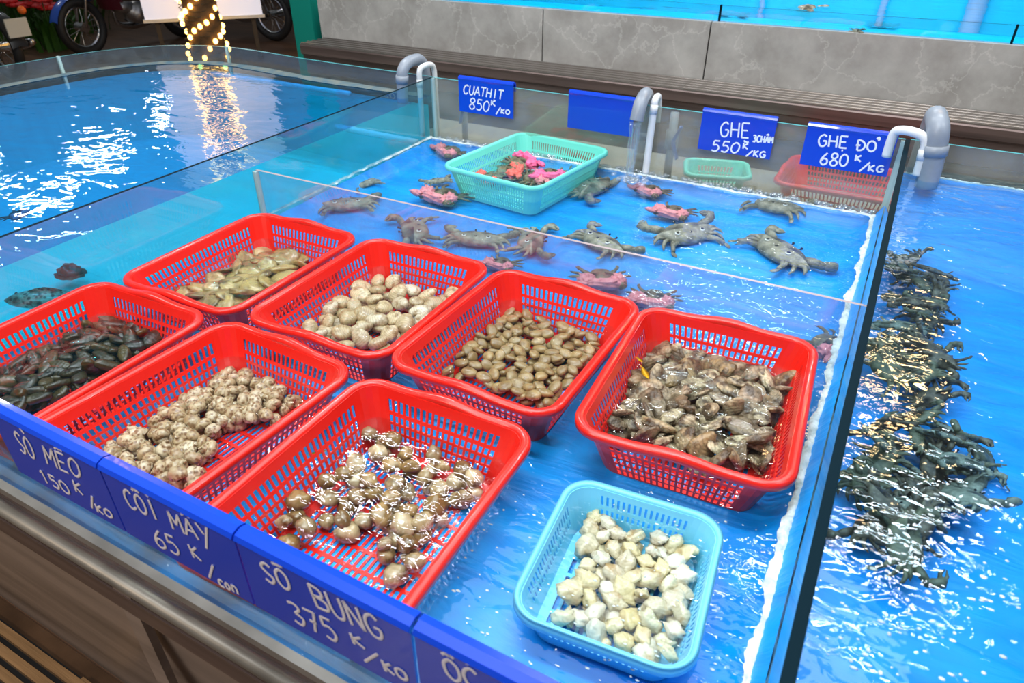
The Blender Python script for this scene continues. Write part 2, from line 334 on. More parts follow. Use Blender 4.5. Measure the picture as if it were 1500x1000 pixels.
# white pillars of light standing behind the upper tank
for px,w_ in ((1430,.05),(1300,.02),(1130,.015)):
    p=PY(px,0,5.3); t=thing('white_pipe','white upright pipe %s behind the upper tank'%{1430:'rightmost',1300:'in the middle',1130:'leftmost'}[px],'pipe',(p.x,5.0,0))
    bm=bmesh.new(); cyl(bm,(0,0,1.064),(0,0,2.4),w_); obj('pipe_run',bm,pvcw,t,smooth=True)
    bm=bmesh.new(); cyl(bm,(0,0,1.5),(0,0,1.56),w_*1.25); obj('collar',bm,pvcw,t,smooth=True)
# ------------------------------------------------------------------ central tank
def panel(bm,a,b,t,z0,z1,edge=1):
    """glass sheet from a to b (xy), thickness t; its rim faces take material slot 1"""
    a=Vector((*a,0)); b=Vector((*b,0)); d=(b-a).normalized(); n=Vector((-d.y,d.x,0))*t/2
    q=[a-n,b-n,b+n,a+n]; lo=[bm.verts.new((v.x,v.y,z0)) for v in q]; hi=[bm.verts.new((v.x,v.y,z1)) for v in q]
    for i in range(4):
        f=bm.faces.new((lo[i],lo[(i+1)%4],hi[(i+1)%4],hi[i])); f.material_index=0 if i in(0,2) else 1
    f=bm.faces.new(hi); f.material_index=1; f=bm.faces.new(lo[::-1]); f.material_index=1
T=thing('display_tank','central glass walled seafood tank lined with blue tarp on a steel frame','tank',(-.75,1.3,0))
O=Vector((-.75,1.3,0))
def tp(name,bm,m,label=None,smooth=False):
    for v in bm.verts: v.co-=O
    o=obj(name,bm,m,T,smooth=smooth)
    if label: o['label']=label
    return o
bm=bmesh.new(); panel(bm,(xl(.32),.32),(-1.587,YB),.010,.62,ZT); tp('glass_panel',bm,[g_side,edge_t],'left side glass, teal where the next pool stands behind it')
bm=bmesh.new(); panel(bm,(-1.587,YB),(XR,YB),.010,.62,ZT); tp('glass_panel',bm,[g_back,edge_c],'rear glass with a painted pale sheen and a cyan edge')
bm=bmesh.new(); panel(bm,(XR+.006,-.2),(XR+.006,YB),.013,.62,ZT); tp('glass_panel',bm,[g_side,edge_t],'right side glass with a thick dark edge')
bm=bmesh.new(); panel(bm,(-1.507,YF),(XR,YF),.010,.66,ZT); tp('glass_panel',bm,[g_clear,edge_c],'front glass under the price signs')
bm=bmesh.new(); panel(bm,(xl(1.327)+.006,1.327),(XR-.001,1.327),.008,.65,.848); tp('glass_panel',bm,[g_part,edge_p],'lower cross partition between baskets and crabs')
for x,y,zt in ((-1.580,YB-.008,ZT),(XR-.004,YB-.008,ZT-.004),(xl(1.327)+.009,1.320,.846)):
    bm=bmesh.new(); box(bm,(x-.006,y-.006,.66),(x+.006,y+.006,zt)); tp('corner_seam',bm,joint)
# floor liner
def tarp(i,j):
    y=.325+1.915*j/96; a=xl(y)+.010; x=a+(XR-.002-a)*i/82
    d=min(x-a,XR-.022-x,2.240-y)
    return Vector((x,y,ZF+.004*noise.noise(Vector((i*.15,j*.2,1)))+(ZW-.004-ZF)*max(0,1-d/.05)**1.6))
bm=bmesh.new(); grid(bm,tarp,83,97); tp('floor_liner',bm,liner,smooth=True)
bm=bmesh.new(); box(bm,(-1.58,.30,.60),(XR,YB,.640)); tp('bottom_plate',bm,steeld)
# steel frame and skirt in front
bm=bmesh.new(); cyl(bm,(-3.2,.300,.682),(.6,.300,.682),.011,10); tp('frame_rail',bm,rail_m,smooth=True)
bm=bmesh.new(); box(bm,(-3.2,.300,.729),(.6,.312,.743)); tp('grey_strip',bm,simple('grey_bottom_strip',(.30,.28,.26),.35,.3,noise_amt=.4,nscale=12),'pale grey strip along the glass')  # narrow grey strip across the lower front glass
bm=bmesh.new(); grid(bm,lambda i,j:Vector((-3.2+3.8*i/1,[.312,.308,.318,.345,.375][j],[.672,.60,.57,.30,.0][j])),2,5); tp('skirt',bm,skirt_m)
bm=bmesh.new(); box(bm,(-3.2,.31,.655),(.6,.335,.67)); tp('lower_rail',bm,steeld)
px=PY(250,860,.30)
bm=bmesh.new(); box(bm,(-.83,.302,.28),(-.79,.314,.67)); tp('skirt_seam',bm,skirt_m)
o=obj('water',(lambda b:(grid(b,lambda i,j:Vector((-1.575+1.61*i/60,.33+1.94*j/60,ZW)),61,61),b)[1])(bmesh.new()),w_tank); tag(o,'clear rippling shallow water filling the central display tank','water',kind='stuff')
# ------------------------------------------------------------------ left pool
cv=[(-1.592,2.285),(-1.9,2.292),(-2.25,2.305),(-2.50,2.330),(-2.70,2.335),(-2.86,2.305),(-3.00,2.225),(-3.10,2.10),(-3.165,1.93),(-3.190,1.70),(-3.20,1.45),(-3.20,1.0),(-3.20,.35)]
cs=[Vector((p.x,p.y)) for p in smooth_path([(a,b,0) for a,b in cv],4)]
PL=thing('left_pool','large left pool with a rounded back corner and wet glass rim','pool',(-2.4,1.3,0)); OL=Vector((-2.4,1.3,0))
def lp(name,bm,m,label=None,smooth=False):
    for v in bm.verts: v.co-=OL
    o=obj(name,bm,m,PL,smooth=smooth)
    if label: o['label']=label
    return o
def curtain(bm,pts,th,z0,z1):
    n=len(pts); nor=[]
    for i in range(n):
        d=(pts[min(i+1,n-1)]-pts[max(i-1,0)]).normalized(); nor.append(Vector((-d.y,d.x)))
    V=[]
    for i,p in enumerate(pts):
        a=p-nor[i]*th/2; b=p+nor[i]*th/2
        V.append([bm.verts.new(q) for q in ((a.x,a.y,z0),(a.x,a.y,z1),(b.x,b.y,z1),(b.x,b.y,z0))])
    for i in range(n-1):
        for k in range(4):
            f=bm.faces.new((V[i][k],V[i+1][k],V[i+1][(k+1)%4],V[i][(k+1)%4])); f.material_index=1 if k in(1,3) else 0
bm=bmesh.new(); curtain(bm,cs,.010,.60,ZT); lp('curved_glass',bm,[g_curve,edge_c],smooth=False)
bm=bmesh.new(); panel(bm,(-3.2,.33),(-1.51,.33),.010,.62,ZT); lp('front_glass',bm,[g_clear,edge_c])
for px,py in ((85,83),(334,67)):
    p=P(px,py,ZT); k=min(cs,key=lambda c:(c.x-p.x)**2+(c.y-p.y)**2)
    bm=bmesh.new(); cyl(bm,(k.x,k.y,.66),(k.x,k.y,ZT+.002),.008,8); lp('joint_seam',bm,joint)
def inset_poly(pts,d):
    c=Vector((-2.4,1.3)); return [p+(c-p).normalized()*d for p in pts]
poly=inset_poly(cs,.014)+[Vector((-1.53,.35)),Vector((-1.60,2.27))][:1]
def flat(bm,pts,z):
    bm.faces.new([bm.verts.new((p.x,p.y,z)) for p in pts])
bm=bmesh.new(); flat(bm,[Vector((-1.605,2.27))]+poly[1:],.52); lp('pool_floor',bm,liner_l)
bm=bmesh.new(); pp=inset_poly(cs,.022)
V=[[bm.verts.new((p.x,p.y,z)) for z in (.52,ZL-.035)] for p in pp]
for i in range(len(V)-1): bm.faces.new((V[i][0],V[i+1][0],V[i+1][1],V[i][1]))
lp('pool_wall',bm,liner_l)
bm=bmesh.new(); curtain(bm,inset_poly(cs,-.02),.02,0,.60); lp('outer_wall',bm,steeld)
bm=bmesh.new(); flat(bm,[Vector((-1.597,2.273))]+poly[1:],ZL); o=obj('water',bm,w_left); tag(o,'deep blue wavy water filling the rounded left pool','water',kind='stuff')
# ------------------------------------------------------------------ right pool
PR=thing('right_pool','blue lined right pool holding a dark heap of crabs','pool',(.9,1.2,0))
bm=bmesh.new(); grid(bm,lambda i,j:(lambda y:Vector((-.845+2.44*i/40,y,.660+(ZR-.008-.660)*max(0,(y-.72)/.32)**1.5)))(-1.6+2.64*j/60),41,61); obj('pool_floor',bm,liner_r,PR,smooth=True)
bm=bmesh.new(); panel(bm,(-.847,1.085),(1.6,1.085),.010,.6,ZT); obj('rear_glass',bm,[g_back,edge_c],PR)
bm=bmesh.new(); box(bm,(-.84,1.045,.70),(1.6,1.078,.745)); obj('rear_sill',bm,gutter_m,PR)
bm=bmesh.new(); box(bm,(-.847,-1.6,ZR-.001),(1.6,1.078,ZR)); o=obj('water',bm,w_right,None,(.9,1.2,0)); tag(o,'bright blue rippling water filling the right pool','water',kind='stuff')
bm=bmesh.new(); box(bm,(-.847,-1.6,0),(1.6,-1.55,.6)); obj('base',bm,steeld,PR)
# ------------------------------------------------------------------ scum lines at the water's edge
def scum(a,b,z,wd,label,n=420,amp=.007):
    bm=bmesh.new(); a=Vector(a); b=Vector(b); d=(b-a).normalized(); s=Vector((-d.y,d.x,0)); seed=random.random()*50
    def fn(i,j):
        t=i/(n-1); p=a.lerp(b,t); q=(j-2)/2
        e=wd*(.6+.9*abs(noise.noise(Vector((t*n*.05,seed,0)))+.5*noise.noise(Vector((t*n*.37,seed,j)))))
        o=s*(q*e+amp*noise.noise(Vector((t*n*.06,seed+9,1))))
        h=(1-q*q)*.004*(1+1.2*noise.noise(Vector((t*n*.5,j,seed))))
        return Vector((p.x,p.y,z))+o+Vector((0,0,h))
    grid(bm,fn,n,5); o=obj('foam',bm,foamm,smooth=True); tag(o,label,'foam',kind='stuff'); return o
scum((-1.557,1.30,0),(-1.580,2.24,0),ZW+.001,.009,'white scum line along the left glass of the crab tank')
scum((XR-.020,.34,0),(XR-.022,2.22,0),ZW+.001,.010,'white scum line along the right glass of the central tank')
scum((XR-.003,.34,0),(XR-.003,2.2,0),ZW+.001,.003,'thin scum line touching the right glass of the central tank')
scum((-1.57,2.228,0),(XR-.03,2.215,0),ZW+.001,.005,'white scum line along the rear glass of the crab tank')
scum((.06,2.225,0),(2.4,2.215,0),ZR-.004,.004,'thin white scum line along the rear of the right pool')
bm=bmesh.new(); q=inset_poly(cs,.035)
def fc(i,j):
    p=q[i]; t=(j-2)/2; c=(Vector((-2.4,1.3))-p).normalized()
    o=c*(t*.030*(1+.8*noise.noise(Vector((i*.7,3,0))))); return Vector((p.x+o.x,p.y+o.y,ZL+.002+(1-t*t)*.004*(1+noise.noise(Vector((i*1.7,j,0))))))
grid(bm,fc,len(q),5); o=obj('foam',bm,simple('brown_scum',(.20,.21,.17),.7,noise_amt=.5,nscale=25,dark=(.04,.12,.18)),smooth=True); tag(o,'brownish scum band round the curved rim of the left pool','foam',kind='stuff')
# bubbles against the rear glass, and floating foam specks mixed with painted ripple highlights
bub=clear('bubble_film',(.93,.97,1),.10,rough=.02,film=.12,filmcol=(.8,.86,.9),filmscale=50)
bm=bmesh.new()
for k in range(420):
    x=random.uniform(-1.55,.02); r=random.uniform(.003,.010)*(1.7 if random.random()<.05 else 1)
    ball(bm,(x,random.gauss(2.245,.012),ZW+.002),r,(1,1,.7),7,5)
for k in range(60):
    ball(bm,(random.gauss(-.725,.03),random.gauss(2.17,.025),ZW+.001),random.uniform(.004,.012),(1,1,.5),7,5)
o=obj('bubbles',bm,bub,smooth=True); tag(o,'clear bubbles crowded along the rear glass under the signs','bubbles',kind='stuff')
def specks(label,name,n,poly,z,r0,r1):
    bm=bmesh.new(); xs=[p[0] for p in poly]; ys=[p[1] for p in poly]; k=0
    while k<n:
        x=random.uniform(min(xs),max(xs)); y=random.uniform(min(ys),max(ys))
        if not inside(x,y,poly): continue
        if noise.noise(Vector((x*.03,y*.03,4)))<random.uniform(-.6,.25): continue
        p=P(x,y,z); r=random.uniform(r0,r1); ball(bm,(p.x,p.y,z),r,(random.uniform(.8,2.0),random.uniform(.6,1.2),.35),6,4); k+=1
    o=obj(name,bm,foamm,smooth=True); tag(o,label,'foam',kind='stuff')
def inside(x,y,poly):
    c=False; n=len(poly)
    for i in range(n):
        x1,y1=poly[i]; x2,y2=poly[i-1]
        if (y1>y)!=(y2>y) and x<(x2-x1)*(y-y1)/(y2-y1)+x1: c=not c
    return c
specks('white foam flecks and painted ripple glints around the light blue basket','foam_and_glint_flecks',170,[(640,880),(700,720),(860,690),(1160,780),(1110,1000),(800,1000)],ZW+.001,.0008,.0022)
specks('white foam flecks and painted ripple glints on the lower right pool','foam_and_glint_flecks',90,[(1230,800),(1480,620),(1500,1000),(1200,1000)],ZR+.001,.0010,.0028)
# ------------------------------------------------------------------ plastic baskets
def perf(bm,pos,solid,ni,nj,closed,th):
    """perforated sheet: pos(i,j)->(point, inward normal); solid(i,j) says which cells stay"""
    O_={};I_={}
    def vo(i,j):
        k=(i%ni if closed else i,j)
        if k not in O_:
            p,n=pos(*k); O_[k]=bm.verts.new(p); I_[k]=bm.verts.new(p+n*th)
        return O_[k],I_[k]
    mi=ni if closed else ni-1
    S=lambda i,j:(0<=j<nj-1) and (closed or 0<=i<ni-1) and solid(i%mi,j)
    for i in range(mi):
        for j in range(nj-1):
            if not S(i,j): continue
            a,b,c,d=vo(i,j),vo(i+1,j),vo(i+1,j+1),vo(i,j+1)
            bm.faces.new((a[0],b[0],c[0],d[0])); bm.faces.new((d[1],c[1],b[1],a[1]))
            for (u,v_,ii,jj) in ((b,a,i,j-1),(c,b,i+1,j),(d,c,i,j+1),(a,d,i-1,j)):
                if not S(ii,jj): bm.faces.new((u[0],v_[0],v_[1],u[1]))
def rr_points(W_,L_,r,cols):
    """points round a rounded rectangle; cols=(per x side, per y side, per corner) -> list of (x,y)"""
    out=[]; hx,hy=W_/2,L_/2
    cx,cy,ca=cols
    def arc(ox,oy,a0):
        for k in range(ca): 
            a=a0+PI/2*k/ca; out.append((ox+r*math.cos(a),oy+r*math.sin(a)))
    def line(a,b,tt):
        for t in tt: out.append((a[0]+(b[0]-a[0])*t,a[1]+(b[1]-a[1])*t))
    arc(hx-r,hy-r,0); line((hx-r,hy),(-hx+r,hy),cx)
    arc(-hx+r,hy-r,PI/2); line((-hx,hy-r),(-hx,-hy+r),cy)
    arc(-hx+r,-hy+r,PI); line((-hx+r,-hy),(hx-r,-hy),cx)
    arc(hx-r,-hy+r,1.5*PI); line((hx,-hy+r),(hx,hy-r),cy)
    return out
def basket(name,label,W_,L_,H_,ins,m,r=.040,pitch=.0127,slot=.62,rows=None,rim=.016,wave=.008,group=None,band0=.018,thick=.0022):
    T_=thing(name,label,'basket',group=group)
    Wb,Lb=W_-2*rim+.002,L_-2*rim+.002
    def tt(Ln):
        n=int((Ln-2*r-.006)/pitch); m0=(1-n*pitch/(Ln-2*r))/2; s=pitch/(Ln-2*r); o=[0.0]
        f=['C']
        for k in range(n):
            o.append(m0+k*s+(1-slot)*s/2); o.append(m0+k*s+(1+slot)*s/2)
        return o
    tx,ty=tt(Wb),tt(Lb); ca=5
    top=rr_points(Wb,Lb,r,(tx,ty,ca)); bot=rr_points(Wb-2*ins,Lb-2*ins,r*.8,(tx,ty,ca))
    typ=[]
    for q in (tx,ty,tx,ty):
        typ+=[0]*ca; typ+=[0]+[1 if k%2==1 else 0 for k in range(1,len(q))]
    rows=rows or [.022,.013,.012,.011,.011]
    zs=[0,band0]; kind=[0]
    for k,h in enumerate(rows):
        zs.append(zs[-1]+h); kind.append(1)
        zs.append(zs[-1]+(.006 if k==0 else .0042)); kind.append(0)
    zs[-1]=H_ if H_>zs[-2]+.003 else zs[-2]+.004
    Hh=zs[-1]; n=len(top)
    def pos(i,j):
        d=zs[j]/Hh; p=Vector(top[i]).lerp(Vector(bot[i]),d)
        c=Vector((max(-Wb/2+r,min(Wb/2-r,p.x)),max(-Lb/2+r,min(Lb/2-r,p.y)))); nn=(c-p)
        if nn.length<1e-6: nn=-p
        nn.normalize(); return Vector((p.x,p.y,-zs[j])),Vector((nn.x,nn.y,0))
    bm=bmesh.new(); perf(bm,pos,lambda i,j:not(kind[j] and typ[i]),n,len(zs),True,thick); obj('slotted_wall',bm,m,T_)
    # base
    wb_,lb_=Wb-2*ins,Lb-2*ins; cc=r*.8
    xs=[-wb_/2+.001,-wb_/2+.016]; kx=[0]; p1=.0115
    nx=int((wb_-.032)/p1)
    for k in range(nx): xs.append(-wb_/2+.016+(k+.58)*p1); kx.append(1); xs.append(-wb_/2+.016+(k+1)*p1); kx.append(0)
    xs.append(wb_/2-.001); kx.append(0)
    ys=[-lb_/2+.001,-lb_/2+.016]; ky=[0]; p2=.034; ny=int((lb_-.032)/p2)
    for k in range(ny): ys.append(-lb_/2+.016+(k+.80)*p2); ky.append(1); ys.append(-lb_/2+.016+(k+1)*p2); ky.append(0)
    ys.append(lb_/2-.001); ky.append(0)
    def pb(i,j):
        x,y=xs[i],ys[j]; ex=abs(x)-(wb_/2-cc); ey=abs(y)-(lb_/2-cc)
        if ex>0 and ey>0:
            q=math.hypot(ex,ey)
            if q>cc: x=math.copysign(wb_/2-cc+ex*cc/q,x); y=math.copysign(lb_/2-cc+ey*cc/q,y)
        return Vector((x,y,-Hh)),Vector((0,0,1))
    bm=bmesh.new(); perf(bm,pb,lambda i,j:not(kx[i] and ky[j]),len(xs),len(ys),False,.0025); obj('slotted_base',bm,m,T_)
    # rolled rim
    fine=[k/12 for k in range(12)]
    prof=[(-.001,-.010),(-.001,.001),(.002,.004),(.008,.0052),(rim-.003,.004),(rim,.000),(rim,-.009),(rim-.003,-.010),(rim-.003,-.003),(.004,-.002),(.0015,-.010)]
    path=rr_points(Wb,Lb,r,(fine,fine,7)); bm=bmesh.new(); R_=[]
    for x,y in path:
        c=Vector((max(-Wb/2+r,min(Wb/2-r,x)),max(-Lb/2+r,min(Lb/2-r,y)))); nn=(Vector((x,y))-c).normalized()
        bz=0
        if abs(y)>Lb/2-.001:
            u=abs(x)/(Wb*.26); bz=wave*(.5+.5*math.cos(PI*min(u,1)))
        sc=1+bz*18
        R_.append([bm.verts.new((x+nn.x*o_*sc,y+nn.y*o_*sc,z_+bz)) for o_,z_ in prof])
    for i in range(len(R_)):
        A=R_[i];B=R_[(i+1)%len(R_)]
        for k in range(len(prof)): bm.faces.new((A[k],B[k],B[(k+1)%len(prof)],A[(k+1)%len(prof)]))
    bmesh.ops.recalc_face_normals(bm,faces=bm.faces); obj('rolled_rim',bm,m,T_,smooth=True)
    return T_,Hh
BW,BL=.360,.460
RB=[((-1.491,1.261),1.9,'red basket of murky brown clams, far left by the cross partition'),
    ((-1.108,1.281),1.6,'red basket of big grey clams, second from left along the cross partition'),
    ((-.730,1.292),-.6,'red basket of many small olive clams, centre of the back row'),
    ((-.374,1.284),3.5,'red basket heaped with rough oysters beside the right glass'),
    ((-1.505,.790),1.95,'red basket of dark mussels at the left edge, front row'),
    ((-1.113,.809),-2.1,'red basket of spotted sea snails behind the second front sign'),
    ((-.736,.788),1.4,'red basket of glossy brown clams, rightmost of the front row')]
proto,BH=basket('seafood_basket',RB[0][2],BW,BL,.108,.033,red,group='red slotted baskets in the tank')
BASK=[]
for i,((x,y),a,lab) in enumerate(RB):
    o=proto if i==0 else dup(proto); a=math.radians(a)
    c=Vector((x,y,0))+Vector((math.cos(a),math.sin(a),0))*BW/2-Vector((-math.sin(a),math.cos(a),0))*BL/2
    o.location=(c.x,c.y,.757); o.rotation_euler=(0,0,a); o['label']=lab; BASK.append(o)
# turquoise basket
def quad_basket(name,label,pts,z,H_,ins,m,**k):
    c=sum((Vector(p) for p in pts),Vector((0,0)))/4
    ex=(Vector(pts[2])-Vector(pts[1])+Vector(pts[3])-Vector(pts[0])); ey=(Vector(pts[1])-Vector(pts[0])+Vector(pts[2])-Vector(pts[3]))
    a=math.atan2(ex.y,ex.x); o,h=basket(name,label,ex.length/2,ey.length/2,H_,ins,m,**k); o.location=(c.x,c.y,z); o.rotation_euler=(0,0,a); return o,h
GB,_=quad_basket('seafood_basket','turquoise basket of pink banded crabs in the crab tank',[(-1.252,1.826),(-1.220,2.290),(-.850,2.260),(-.862,1.770)],.760,.105,.030,turq,pitch=.0098,rows=[.028,.022,.014],slot=.5,rim=.012,wave=0)
SB,_=quad_basket('seafood_basket','small light blue basket of pale shucked clams near the right glass',[(-.293,.492),(-.293,.766),(-.060,.790),(-.040,.515)],.718,.066,.018,skyp,r=.038,pitch=.009,rows=[.016,.010],slot=.45,rim=.009,wave=0,band0=.010)
SB.rotation_euler=(0,0,SB.rotation_euler.z)
# two more baskets behind the rear glass
p=P(1060,240,.69); o,_=basket('seafood_basket','green basket blurred behind the rear glass under the third sign',.24,.20,.08,.02,turq,rows=[.02,.014,.01],wave=0,r=.03); o.location=(p.x-.03,2.56,.655); o.rotation_euler=(0,0,.3)
o=dup(proto); o['label']='red basket blurred behind the rear glass under the rightmost rear sign'; o.location=(-.085,2.62,.675); o.rotation_euler=(0,0,PI/2-.03)
# ------------------------------------------------------------------ shells
def clam_mesh(name,m,l,wd,h,irr=0,seed=0,seg=14,ring=9,lobe=.28):
    bm=bmesh.new(); bmesh.ops.create_uvsphere(bm,u_segments=seg,v_segments=ring,radius=1)
    for v in bm.verts:
        x,y,z=v.co
        k=1-lobe*max(0,-x)**1.5          # narrower at the hinge
        s=1-.10*math.exp(-(z*7)**2)      # groove where the two valves meet
        q=Vector((x*s,y*k*s,math.copysign(abs(z)**.85,z)*(1-.25*x)))
        if irr: q*=1+irr*noise.noise(q*1.6+Vector((seed*7.1,seed*3.3,0)))+irr*.4*noise.noise(q*4+Vector((seed,0,9)))
        v.co=Vector((q.x*l/2,q.y*wd/2,q.z*h/2))
    b=bmesh.new(); 
    return new_mesh(bm,name,m)
def snail_mesh(name,m,L_,seed=0):
    bm=bmesh.new(); pts=[];rad=[]; n=34; turns=2.9
    for k in range(n):
        t=k/(n-1); a=t*turns*2*PI; g=t**1.35
        R_=.36*L_*g; pts.append(Vector((math.cos(a)*R_*.62,math.sin(a)*R_*.62,L_*(.48-.72*g)))); rad.append(.012*L_+.30*L_*g)
    tube(bm,pts,rad,8,flat=1.15)
    R_=Matrix.Rotation(PI/2,4,'Y'); bm.transform(R_)
    return new_mesh(bm,name,m)
def in_basket(o,p,marg):
    q=Matrix.Rotation(-o.rotation_euler.z,3,'Z')@(Vector((p.x,p.y,0))-Vector((o.location.x,o.location.y,0)))
    W_=o['_w'] if '_w' in o else BW; L_=o['_l'] if '_l' in o else BL
    return abs(q.x)<W_/2-marg and abs(q.y)<L_/2-marg
def heap(name,label,group,cat,meshes,n,poly,z0,size,h,dmin,basket=None,marg=.05,tilt=.35,layers=1,scl=(.8,1.15),maxtry=6000):
    """lay shells by rejection; a shell that lands on others is lifted onto them"""
    xs=[p[0] for p in poly]; ys=[p[1] for p in poly]; placed=[]; k=0; tries=0
    def spot(x,y,s,lay):
        u=(x-min(xs))/(max(xs)-min(xs)); v=(y-min(ys))/(max(ys)-min(ys))
        a='far' if v<.33 else 'near' if v>.66 else ''; b='left' if u<.33 else 'right' if u>.66 else ''
        w_=(a+' '+b).strip() or 'middle'
        return (', on top, ' if lay else ', ')+w_+' of heap'
    while k<n and tries<maxtry:
        tries+=1; x=random.uniform(min(xs),max(xs)); y=random.uniform(min(ys),max(ys))
        if not inside(x,y,poly): continue
        p=P(x,y,z0+h/2)
        if basket and not in_basket(basket,p,marg): continue
        lay=0; near=[q for q in placed if (q[0]-p.x)**2+(q[1]-p.y)**2<dmin**2]
        if near:
            lay=max(q[3] for q in near)+1
            if lay>=layers: continue
            if any(q[3]==lay for q in near): continue
        s=random.uniform(*scl); z=z0+h*.5+lay*h*.72
        me=random.choice(meshes); o=bpy.data.objects.new(name,me); C.objects.link(o)
        o.location=(p.x,p.y,z); o.scale=(s,s,s); tl=tilt*(1 if lay else .5)
        o.rotation_euler=(random.gauss(0,tl),random.gauss(0,tl),random.uniform(0,2*PI))
        tag(o,label+spot(x,y,s,lay),cat,group); placed.append((p.x,p.y,z,lay)); k+=1
    return k
zb=.757-BH+.003
GB['_w'],GB['_l']=.36,.46; SB['_w'],SB['_l']=.25,.27
clams=[clam_mesh('clam_shell',M_clam,.054,.043,.024,.10,s) for s in range(4)]
heap('clam','big grey clam in second back red basket','big grey clams in a red basket','clam',clams,60,[(438,485),(470,445),(535,402),(600,396),(690,425),(655,455),(560,518),(500,515)],zb,.054,.024,.037,BASK[1],.046,layers=2)
small=[clam_mesh('clam_shell',M_small,.035,.026,.013,.06,s,12,7) for s in range(3)]
heap('small_clam','small olive clam in centre red basket','small olive clams in a red basket','clam',small,190,[(720,448),(770,448),(890,490),(860,530),(800,602),(735,575),(690,560),(640,550),(690,510)],zb,.035,.013,.0215,BASK[2],.046,layers=3,scl=(.85,1.15))
oy=[clam_mesh('oyster_shell',M_oys,.070,.047,.017,.34,s,18,11) for s in range(8)]
heap('oyster','rough mottled oyster in rightmost red basket','rough oysters in a red basket','oyster',oy,150,[(955,505),(1000,505),(1165,552),(1150,640),(1135,705),(1040,690),(885,635),(905,590)],zb,.058,.020,.030,BASK[3],.048,layers=3,tilt=.5,scl=(.6,1.15))
sn=[snail_mesh('snail_shell',M_spot,.034,s) for s in range(1)]
heap('spotted_snail','cream brown spotted sea snail in red basket','spotted snails in a red basket','snail',sn,140,[(125,650),(200,600),(270,555),(340,535),(440,588),(400,620),(330,625),(285,712),(200,700)],zb,.03,.020,.021,BASK[5],.05,layers=2,tilt=.7,scl=(.8,1.25))
bc=[clam_mesh('clam_shell',M_brown,.040,.034,.026,.22,s) for s in range(4)]
heap('brown_clam','glossy brown clam in nearest red basket','brown clams in a red basket','clam',bc,62,[(480,665),(540,625),(600,630),(715,690),(700,745),(650,760),(600,855),(560,840),(565,770),(480,790),(440,810),(385,785),(420,740)],zb,.034,.025,.029,BASK[6],.046,layers=2,scl=(.75,1.15))
pc=[clam_mesh('shucked_clam',M_pale,.040,.030,.019,.50,s) for s in range(5)]
heap('pale_clam','pale cream clam in light blue basket','pale clams in the light blue basket','clam',pc,105,[(868,748),(920,755),(1018,790),(1005,840),(1010,950),(960,975),(820,925),(850,830)],.718-.066+.003,.036,.017,.023,SB,.028,layers=2,scl=(.7,1.1))
mk=[clam_mesh('clam_shell',M_murk,.095,.065,.018,.30,s,16,9) for s in range(4)]
heap('murky_clam','large murky brown clam in far left basket','murky brown clams in a red basket','clam',mk,56,[(235,405),(380,345),(480,372),(430,405),(330,458),(255,432)],zb,.07,.017,.034,BASK[0],.045,layers=2,tilt=.3,scl=(.7,1.1))
dm=[clam_mesh('mussel_shell',M_dark,.070,.034,.020,.15,s,14,8,lobe=.6) for s in range(3)]
heap('dark_mussel','dark mussel in red basket at left edge','dark mussels in a red basket','mussel',dm,190,[(-60,560),(0,510),(150,440),(275,480),(170,550),(40,612),(-60,640)],zb,.07,.018,.026,BASK[4],.038,layers=3,tilt=.4,scl=(.7,1.1))
# single leaves lying on the shells
def leaf(label,px,py,z,l,wd,m,rz,bend=.3):
    p=P(px,py,z); bm=bmesh.new()
    def fn(i,j):
        t=i/8; q=(j-1); ww=wd*math.sin(PI*min(max(t,.03),.97))**.8
        return Vector(((t-.5)*l,q*ww/2,l*bend*(t-.5)**2+abs(q)*.002))
    grid(bm,fn,9,3); bmesh.ops.solidify(bm,geom=bm.faces[:],thickness=.0006)
    t=thing('fallen_leaf',label,'leaf',p,rz); obj('blade',bm,m,t,smooth=True)
    bm=bmesh.new(); tube(bm,[(-l*.75,0,.001),(-l*.5,0,l*bend*.25),(0,0,.001),(l*.45,0,l*bend*.2)],[.0009,.0004],5); obj('midrib',bm,m,t)
leaf('yellow leaf with brown tip lying on the oysters',945,548,zb+.062,.040,.014,yleaf,-.9)
leaf('small yellow leaf stuck above the oysters, smaller one',937,528,zb+.070,.018,.008,yleaf,-.6)
leaf('lime green leaf floating at the edge of the brown clams',467,664,ZW+.004,.024,.010,gleaf,.8)
# ------------------------------------------------------------------ crabs
def carapace_bm(hw,fl,bl,th,teeth=True):
    out=[]
    nt=9
    out.append((0,fl))
    out.append((hw*.18,fl*1.0)); 
    for k in range(nt):
        t=k/(nt-1); x=hw*(.25+.63*t); y=fl*(.95-.75*t**1.6)
        if teeth: out.append((x,y)); out.append((x+hw*.045,y+fl*.10))
        else: out.append((x,y))
    out.append((hw*1.12 if teeth else hw*.96,fl*.10)); out.append((hw*.86,-bl*.08)); out.append((hw*.70,-bl*.45)); out.append((hw*.48,-bl*.85)); out.append((hw*.25,-bl)); out.append((0,-bl))
    full=out+[(-x,y) for x,y in out[-2:0:-1]]
    bm=bmesh.new(); n=len(full); rings=[]
    for s,zz in ((1,0),(.93,.35),(.78,.68),(.5,.92),(.2,1.0)):
        rings.append([bm.verts.new((x*s,y*s-(1-s)*bl*.05,th*zz*(1+.10*noise.noise(Vector((x*40,y*40,s*3))) if s<1 else 1))) for x,y in full])
    for s,zz in ((.9,-.35),(.55,-.55)):
        rings.insert(0,[bm.verts.new((x*s,y*s,th*zz)) for x,y in full])
    for a,b in zip(rings[:-1],rings[1:]):
        for k in range(n): bm.faces.new((a[k],a[(k+1)%n],b[(k+1)%n],b[k]))
    bm.faces.new(rings[-1]); bm.faces.new(rings[0][::-1]); return bm
